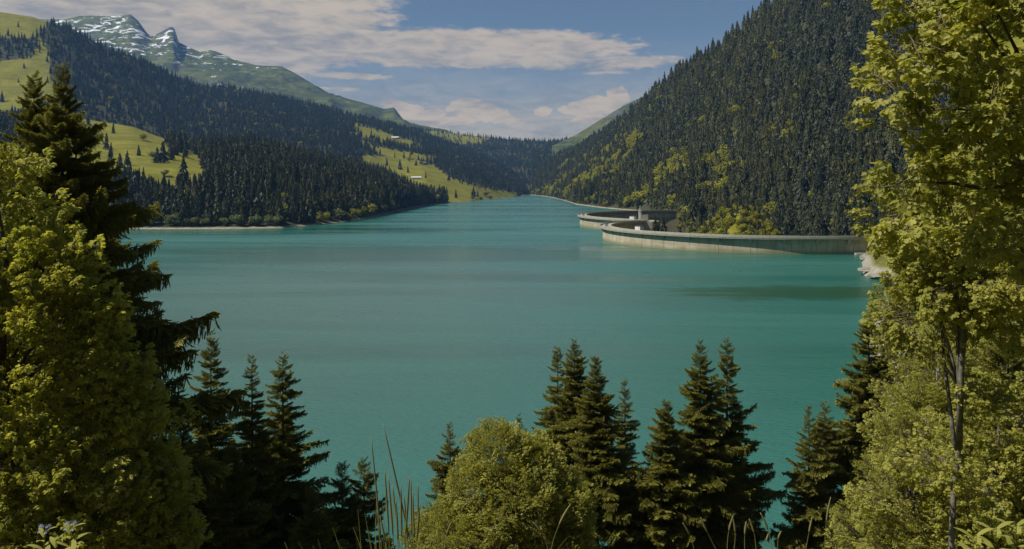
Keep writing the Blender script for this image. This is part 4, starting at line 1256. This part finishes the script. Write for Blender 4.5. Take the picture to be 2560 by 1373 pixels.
def leafy(name, base, blobs, pool, slen, n, label, cat, barkm, trunk, limb_n=14, maxparts=270, upz=0.35, shell=(0.72, 1.05), keep=None):
    """trunk path points (world), crown blobs (cx,cy,cz,rx,ry,rz) in world coordinates"""
    e = empty(name, base); tag(e, label, cat)
    B = np.array(base)
    V, Fc = [], []
    pts = [np.array(p) - B for p, r_ in trunk]; tube(V, Fc, pts, [r_ for p, r_ in trunk], 8)
    link('trunk', mesh_of('trunk', V, Fc, True), M[barkm], e)
    vol = np.array([b[3] * b[4] + b[3] * b[5] for b in blobs]); vol = vol / vol.sum()
    pos = []; dirs = []
    while len(pos) < n:
        b = blobs[rng.choice(len(blobs), p=vol)]
        d = unit(rng.normal(0, 1, 3)); u = rng.uniform(*shell)
        p = np.array(b[:3]) + d * np.array(b[3:6]) * u
        # skip those deep inside another blob
        deep = any(np.sum(((p - np.array(c[:3])) / np.array(c[3:6])) ** 2) < 0.45 for c in blobs)
        if deep and rng.random() < 0.85: continue
        if keep is not None and not keep(p): continue
        pos.append(p); dirs.append(unit(d + np.array([0, 0, upz])))
    pos = np.array(pos); dirs = np.array(dirs)
    # limbs
    tp = np.array([p for p, _ in trunk]); order_ = rng.permutation(n)[:limb_n]
    for i in order_:
        tgt = pos[i]; kx = rng.uniform(0.35, 0.98); seg = kx * (len(tp) - 1); a = int(seg); st = tp[a] + (tp[min(a + 1, len(tp) - 1)] - tp[a]) * (seg - a)
        if st[2] > tgt[2] + 1.5: st = tp[len(tp) // 2]
        mid = (st + tgt) / 2 + np.array([0, 0, 0.12 * np.linalg.norm(tgt - st)]) + rng.normal(0, .12, 3)
        V, Fc = [], []; L = np.linalg.norm(tgt - st); r0 = 0.012 * L + 0.012
        tube(V, Fc, [st - B, (st * .6 + mid * .4) - B, mid - B, (mid * .5 + tgt * .5) + np.array([0, 0, .05]) - B, tgt - B], [r0, r0 * .8, r0 * .6, r0 * .4, .008], 5)
        link('limb', mesh_of('limb', V, Fc, True), M[barkm], e)
    # individual branches: those turned to the open side first
    camd = np.linalg.norm(pos - np.array([0, 0, H]), axis=1)
    near_first = np.argsort(camd); ind = set(near_first[:maxparts].tolist())
    rots = []
    for p, d in zip(pos, dirs):
        x_ = Vector(d); z_ = Vector((0, 0, 1)); y_ = z_.cross(x_)
        y_ = y_.normalized() if y_.length > 1e-3 else Vector((0, 1, 0)); z_ = x_.cross(y_)
        m_ = Matrix((x_, y_, z_)).transposed(); m_ = m_ @ Matrix.Rotation(rng.normal(0, .5), 3, 'X'); rots.append(m_.to_euler())
    protos_ = []
    first = []
    for i in sorted(ind):
        o = bpy.data.objects.new('leafy_branch', pool[i % len(pool)]); COL.objects.link(o); o.parent = e
        s = slen * rng.uniform(.75, 1.2); o.rotation_euler = rots[i]; o.scale = (s, s, s)
        o.location = tuple(pos[i] - B - dirs[i] * s * .45); first.append(o)
    restn = [i for i in range(n) if i not in ind]
    if restn:
        byme = {o.data.name: o for o in first}; pr = list(byme.values())
        s = slen * rng.uniform(.75, 1.2, len(restn))
        P = pos[restn] - B - dirs[restn] * s[:, None] * .45
        gn_scatter('foliage', pr, P, np.array([tuple(rots[i]) for i in restn]), np.stack([s, s, s], 1), rng.integers(0, len(pr), len(restn)), e)
    return e


def gzf(x, y): return float(bank_z(np.array(float(x)), np.array(float(y))))


# left leafy tree (sycamore) at the left edge
bx, by = -15.5, 24.0; bz = gzf(bx, by)
def LB(px_, py_, D, rx, ry, rz): p = W(px_, py_, D); return (p[0], p[1], p[2], rx, ry, rz)
leafy('sycamore_tree', (bx, by, bz),
      [LB(-20, 430, 24, 1.0, 1.4, 1.3), LB(-20, 560, 24, 1.5, 2, 1.7), LB(30, 690, 23.5, 2.0, 2.2, 1.5), LB(90, 720, 23, 1.5, 1.6, 1.2), LB(40, 860, 23, 2.5, 2.5, 1.8), LB(170, 850, 23.5, 1.0, 1.5, 1.3),
       LB(130, 960, 23, 2.1, 2.4, 1.5), LB(230, 1010, 23, 1.2, 1.6, 1.1), LB(150, 1120, 23, 2.6, 2.8, 1.7), LB(330, 1120, 23, 1.0, 1.6, 1.1), LB(220, 1270, 23, 2.4, 2.6, 1.7), LB(370, 1290, 23.5, .9, 1.3, 1.1), LB(-60, 1150, 24, 3, 3, 3.5),
       LB(250, 1450, 23, 2.6, 2.6, 2)],
      SPA, 1.25, 900, 'large yellow green leafy tree filling the lower left corner', 'leafy tree', 'bark',
      [((bx, by, bz - .5), .28), ((bx + .2, by, bz + 4), .24), ((bx + .1, by, bz + 8), .18), ((bx + .3, by, bz + 12), .10), (W(-20, 420, 24), .03)], 26, upz=.5)

# big maple whose boughs hang in from the upper right
bx, by = 11.2, 15.0; bz = gzf(bx, by)
leafy('maple_tree', (bx, by, bz),
      [LB(2330, 20, 13.5, .75, 1.0, .5), LB(2270, 110, 13, .48, .8, .36), LB(2230, 210, 13, .45, .6, .35), LB(2330, 170, 13.5, .7, .9, .5), LB(2480, 60, 14, 1.1, 1.3, .55), LB(2430, 250, 14, 1.0, 1.2, .6),
       LB(2330, 320, 13.5, .7, .9, .40), LB(2490, 380, 14, 1.0, 1.3, .6), LB(2380, 420, 14, .7, .9, .45), LB(2300, 470, 13.5, .55, .7, .30), LB(2420, 540, 14, .9, 1.1, .5), LB(2530, 560, 14.5, 1.0, 1.3, .8),
       LB(2250, 560, 13, .35, .5, .28), LB(2560, 250, 14.5, 1.2, 1.4, 1.2), LB(2700, 100, 15, 2, 2, 2), LB(2700, 500, 15, 2, 2, 2), LB(2600, -200, 14.5, 2.6, 2.6, 1.8)],
      SPM, .74, 430, 'maple with bright yellow green leaves hanging in from the upper right', 'maple tree', 'bark',
      [((bx, by, bz - .5), .26), ((bx, by, bz + 4), .22), ((bx - .1, by, bz + 8), .17), ((bx - .2, by, bz + 12), .10), ((bx - .5, by, bz + 15), .04)], 30, upz=.15, shell=(.35, 1.0))
# two stray leaf tufts on thin twigs at the lake side of the maple
tw_root = [o for o in bpy.data.objects if o.name == 'maple_tree'][0]
for (px_, py_, px2, py2) in [(2170, 465, 2290, 440), (2165, 525, 2260, 535), (2172, 565, 2260, 530), (2172, 300, 2290, 330)]:
    a = Vector(W(px2, py2, 13)) - tw_root.location; b_ = Vector(W(px_ + 18, py_ + 6, 13)) - tw_root.location
    V, Fc = [], []; tube(V, Fc, [a, (a + b_) / 2 + Vector((0, 0, -.05)), b_], [.014, .011, .007], 5); link('limb', mesh_of('limb', V, Fc), M['pale_bark'], tw_root)
    o = link('leafy_branch', SPM[0], None, tw_root); o.location = b_ + Vector((.12, 0, 0)); o.scale = (.42, .42, .42); o.rotation_euler = (0.2, 0, math.pi)

# slender pale-trunked tree
p_lo, p_hi = W(2385, 1373, 19), W(2420, 740, 19); bz = gzf(p_lo[0] - .3, 19)
leafy('slender_tree', (p_lo[0] - .3, 19, bz),
      [LB(2400, 480, 19, .9, 1.2, .6), LB(2330, 610, 19, .8, 1.1, .7), LB(2470, 600, 19.5, 1.0, 1.3, .7), LB(2400, 700, 18.5, 1.0, 1.2, .6), LB(2300, 790, 19.5, .8, 1.1, .7), LB(2500, 760, 19.5, .8, 1.1, .7), LB(2480, 1000, 18.8, .4, .6, .3), LB(2330, 1150, 18.6, .45, .6, .3), LB(2470, 1240, 18.5, .4, .5, .3)],
      SPA, .85, 330, 'slender tree with a pale grey trunk and drooping leaves in front of the right bank', 'leafy tree', 'pale_bark',
      [((p_lo[0] - .3, 19, bz - .4), .09), (W(2378, 1373, 19), .072), (W(2384, 1230, 19), .066), (W(2401, 1080, 19), .06), (W(2398, 960, 19), .054), (W(2416, 820, 19), .045), (W(2418, 640, 19), .025), (W(2430, 500, 19), .010)], 16, upz=-.1, maxparts=260)

# rounded bushy tree in the middle
bx, by = W(1250, 1373, 37)[0], 37; bz = gzf(bx, by)
leafy('bushy_tree', (bx, by, bz),
      [LB(1240, 1140, 37, 1.35, 1.6, 1.3), LB(1330, 1170, 37.5, 1.4, 1.6, 1.2), LB(1190, 1220, 36.5, 1.2, 1.5, 1.2), LB(1280, 1260, 36, 1.9, 1.9, 1.7), LB(1395, 1270, 37, 1.35, 1.5, 1.3), LB(1125, 1320, 36.5, 1.15, 1.4, 1.15),
       LB(1070, 1360, 37, .9, 1.1, 1.0), LB(1200, 1370, 35.5, 2.2, 2, 1.6), LB(1400, 1380, 36.5, 1.5, 1.6, 1.3)],
      SPF, .92, 1500, 'rounded bushy tree with dense pale olive leaves at the bottom centre', 'leafy tree', 'bark',
      [((bx, by, bz - .5), .22), ((bx, by, bz + 4), .16), ((bx + .2, by, bz + 8), .09), (W(1255, 1090, 37), .02)], 18, upz=.25, shell=(.6, 1.0), maxparts=290)

# right bank leafy trees
for (cx_, top, D, wd, nn, lb, mats) in [
        (2345, 830, 33, 2.0, 360, 'leafy tree with fine pale foliage beside the slender pale trunk', SPF),
        (2205, 1190, 36, 1.5, 240, 'low leafy tree at the foot of the two small lakeside spruces', SPF),
        (2285, 1040, 30, 1.6, 280, 'leafy tree between the lakeside spruces and the slender trunk', SPF),
        (2500, 960, 28, 1.8, 260, 'leafy tree behind the slender trunk at the right margin', SPA),
        (2330, 600, 60, 3.6, 360, 'distant rounded leafy tree on the right bank above the spruces', SPF),
        (2500, 640, 48, 4.0, 420, 'leafy tree high on the right bank behind the maple boughs', SPF)]:
    x_ = (cx_ - CX) / F * D; bz = gzf(x_, D); tz = H - (top - YH) / F * D; hh = tz - bz
    leafy('broad_tree', (x_, D, bz),
          [(x_, D, tz - wd * .8, wd * .7, wd * .7, wd * .8), (x_ - wd * .5, D - .3, tz - wd * 1.7, wd * .8, wd * .8, wd * .8), (x_ + wd * .5, D, tz - wd * 1.8, wd * .85, wd * .8, wd * .85),
           (x_, D - .5, tz - wd * 2.8, wd * 1.1, wd, wd * 1.0), (x_ + .3 * wd, D, tz - wd * 3.9, wd * 1.1, wd, wd * .9)],
          mats, 1.1 if D < 40 else 1.6, nn, lb, 'leafy tree', 'bark' if D != 33 else 'pale_bark',
          [((x_, D, bz - .4), .16), ((x_ + .1, D, bz + hh * .4), .12), ((x_ - .1, D, bz + hh * .7), .07), ((x_, D, tz - .4), .015)], 12, upz=.3, maxparts=180)

# ------------------------------------------------------------------ grass stalks close to the camera
def stalk(px0, px1, ytop, D, bend=0.0, head=0.35, rad=0.0026, label='', grp=None, hr=2.2):
    base = W(px0, 1373, D); bz = gzf(base[0], D); top = W(px1, ytop, D)
    slope = (top[0] - base[0]) / max(.01, (top[2] - base[2]))
    b0 = (base[0] - slope * (base[2] - bz) * .35, D, bz)
    e = empty('grass_stalk', b0); tag(e, label, 'grass stalk', grp)
    a = Vector(b0); m1 = Vector(base); t = Vector(top)
    def bz_(u):
        if u < .5: q = u / .5; p = a.lerp(m1, q)
        else: q = (u - .5) / .5; p = m1.lerp(t, q) + Vector((bend * q * q, 0, -abs(bend) * .5 * q * q))
        return p - a
    us = [i / 14 for i in range(15)]
    V, Fc = [], []; tube(V, Fc, [bz_(u) for u in us], [rad * (1 - .75 * u) for u in us], 5); link('stem', mesh_of('stem', V, Fc, True), M['grass_stalk'], e)
    if head:
        us = [1 - head * .5 * (1 - i / 8) for i in range(9)]
        V, Fc = [], []; tube(V, Fc, [bz_(u) for u in us], [rad * hr * max(.0, math.sin(math.pi * (i + .4) / 9.2)) ** .6 * (1 - .5 * (i / 8)) + .0006 for i in range(9)], 6); link('seed_head', mesh_of('seed_head', V, Fc, True), M['seed'], e)
    return e


stalk(1030, 958, 1060, 3.2, 0, .9, .0024, 'longest grass stalk leaning left over the water', None, 1.8)
stalk(955, 928, 1092, 3.2, 0, .9, .0024, 'tall grass stalk beside the small dark spruce, leaning slightly', None, 1.8)
rr = random.Random(4)
for px0, px1, yt in [(975, 962, 1175), (985, 971, 1190), (1000, 981, 1212), (1005, 1002, 1215), (1012, 1024, 1190), (1030, 1027, 1195), (1045, 1045, 1208), (1022, 1010, 1240), (1036, 1032, 1230), (996, 990, 1250), (1040, 1050, 1260), (968, 950, 1290)]:
    stalk(px0, px1, yt, rr.uniform(3.0, 3.6), 0, .8, .0024, 'upright grass stalk in the tuft between the small spruces and the round bush', 'upright stalks of the central grass tuft', 2.0)
for px0, px1, yt in [(1370, 1352, 1295), (1378, 1405, 1250), (1112, 1115, 1300), (1735, 1720, 1300), (1790, 1745, 1290), (1818, 1818, 1280), (1835, 1850, 1288), (1862, 1858, 1300), (1890, 1888, 1290), (1930, 1920, 1272), (1945, 1938, 1320), (1905, 1930, 1330), (2015, 2028, 1290), (2062, 2062, 1235)]:
    stalk(px0, px1, yt, rr.uniform(3.0, 3.8), rr.uniform(-.04, .04), .5, .0030, 'pale grass spike with a brush-like head along the bottom edge', 'pale grass spikes along the bottom edge', 1.7)
# fine grass of the tuft
def grass_patch(n, fx, D0, D1, hmin, hmax):
    V, Fc = [], []
    for _ in range(n):
        D = rr.uniform(D0, D1); x = (fx() - CX) / F * D; z = gzf(x, D); h = rr.uniform(hmin, hmax); ln = rr.gauss(0, .22) * h; ly = rr.gauss(0, .1) * h; w = rr.uniform(.003, .007); b = len(V)
        for q in range(5):
            u = q / 4; cx_ = x + ln * u ** 2; cy_ = D + ly * u ** 2; cz_ = z + h * (u - .12 * u * u * abs(ln) / h * 3); ww = w * (1 - u) + .0008
            V += [(cx_ - ww, cy_, cz_), (cx_ + ww, cy_, cz_)]
        for q in range(4): Fc.append((b + 2 * q, b + 2 * q + 1, b + 2 * q + 3, b + 2 * q + 2))
    return V, Fc
V, Fc = grass_patch(420, lambda: rr.gauss(1005, 50), 2.9, 3.8, .7, 1.6)
tag(link('grass', mesh_of('grass', V, Fc), M['grass_stalk']), kind='stuff')
V, Fc = grass_patch(2600, lambda: rr.uniform(-900, 3400), 2.0, 6.5, .4, 1.05)
tag(link('grass', mesh_of('grass', V, Fc), M['grass_stalk']), kind='stuff')
V, Fc = grass_patch(900, lambda: rr.uniform(1980, 2600), 9, 14, .3, .7)
tag(link('grass', mesh_of('grass', V, Fc), M['grass_stalk']), kind='stuff')


def herb(px_, py_, D, label, flowers, nl=9, ll=.16):
    x_, y_, z_ = W(px_, py_, D); gz = gzf(x_, y_); e = empty('wild_plant', (x_, y_, gz)); tag(e, label, 'plant')
    hh = z_ - gz; V, Fc = [], []; tube(V, Fc, [(0, 0, 0), (.02, 0, hh * .5), (0, 0, hh)], [.007, .006, .003], 5); link('stem', mesh_of('stem', V, Fc), M['grass_stalk'], e)
    for k in range(nl):
        V, Tt = [], []; a = k * 2.4; u = hh - .02 - .03 * k; d = unit([math.cos(a), math.sin(a), .9 - 1.0 * (k / nl) + .3 * math.sin(k * 3.3)])
        # a long pointed arching leaf
        s = unit(np.cross([0, 0, 1], d)); L = ll * (0.8 + .6 * k / nl)
        for i in range(6):
            q = i / 5; c = np.array([0, 0, u]) + d * L * q + np.array([0, 0, -.35 * L * q * q]); w = .12 * L * math.sin(math.pi * min(1, q * .9 + .1)) + .001
            V += [tuple(c - s * w), tuple(c + s * w)]
        link('leaf', mesh_of('leaf', V, [(2 * i, 2 * i + 1, 2 * i + 3, 2 * i + 2) for i in range(5)]), M['maple'], e)
    for k in range(flowers):
        V, Fc2 = [], []; a = k * 1.9; c = Vector((.028 * math.cos(a * 1.7), .022 * math.sin(a), hh + .018 * (k % 3)))
        for j in range(6):
            b = len(V); th = j * 1.05; o1 = Vector((math.cos(th), -.4 + .5 * math.sin(a), math.sin(th))) * .013; o2 = Vector((math.cos(th + .5), -.4 + .5 * math.sin(a), math.sin(th + .5))) * .013
            V += [tuple(c), tuple(c + o1), tuple(c + (o1 + o2) * .62), tuple(c + o2)]; Fc2.append((b, b + 1, b + 2, b + 3))
        link('flower', mesh_of('flower', V, Fc2), M['blue_flower'], e)


herb(110, 1325, 5.5, 'leafy plant topped by pale blue flowers, outer of two at the bottom left', 8, 16)
herb(175, 1318, 5.5, 'leafy plant with a pale blue flower head, taller of two at the bottom left', 9, 18, .18)
herb(140, 1350, 5.2, 'low leafy stem without flowers between the two flowering plants', 0, 16, .17)
for k, (px_, py_) in enumerate([(2440, 1335), (2490, 1318), (2540, 1310)]):
    herb(px_, py_, 6.0, ['low fern-like plant nearest the slender trunk at the bottom right', 'middle one of the arching plants at the bottom right', 'highest arching plant in the bottom right corner'][k], 0, 20, .24)

# ------------------------------------------------------------------ air
V, Fc = [], []
box(V, Fc, (0, 4000, (1420 - 66) / 2), (16000, 10400, 1420 + 66))
hz_o = link('haze', mesh_of('haze', V, Fc), haze_mat()); tag(hz_o, kind='stuff')
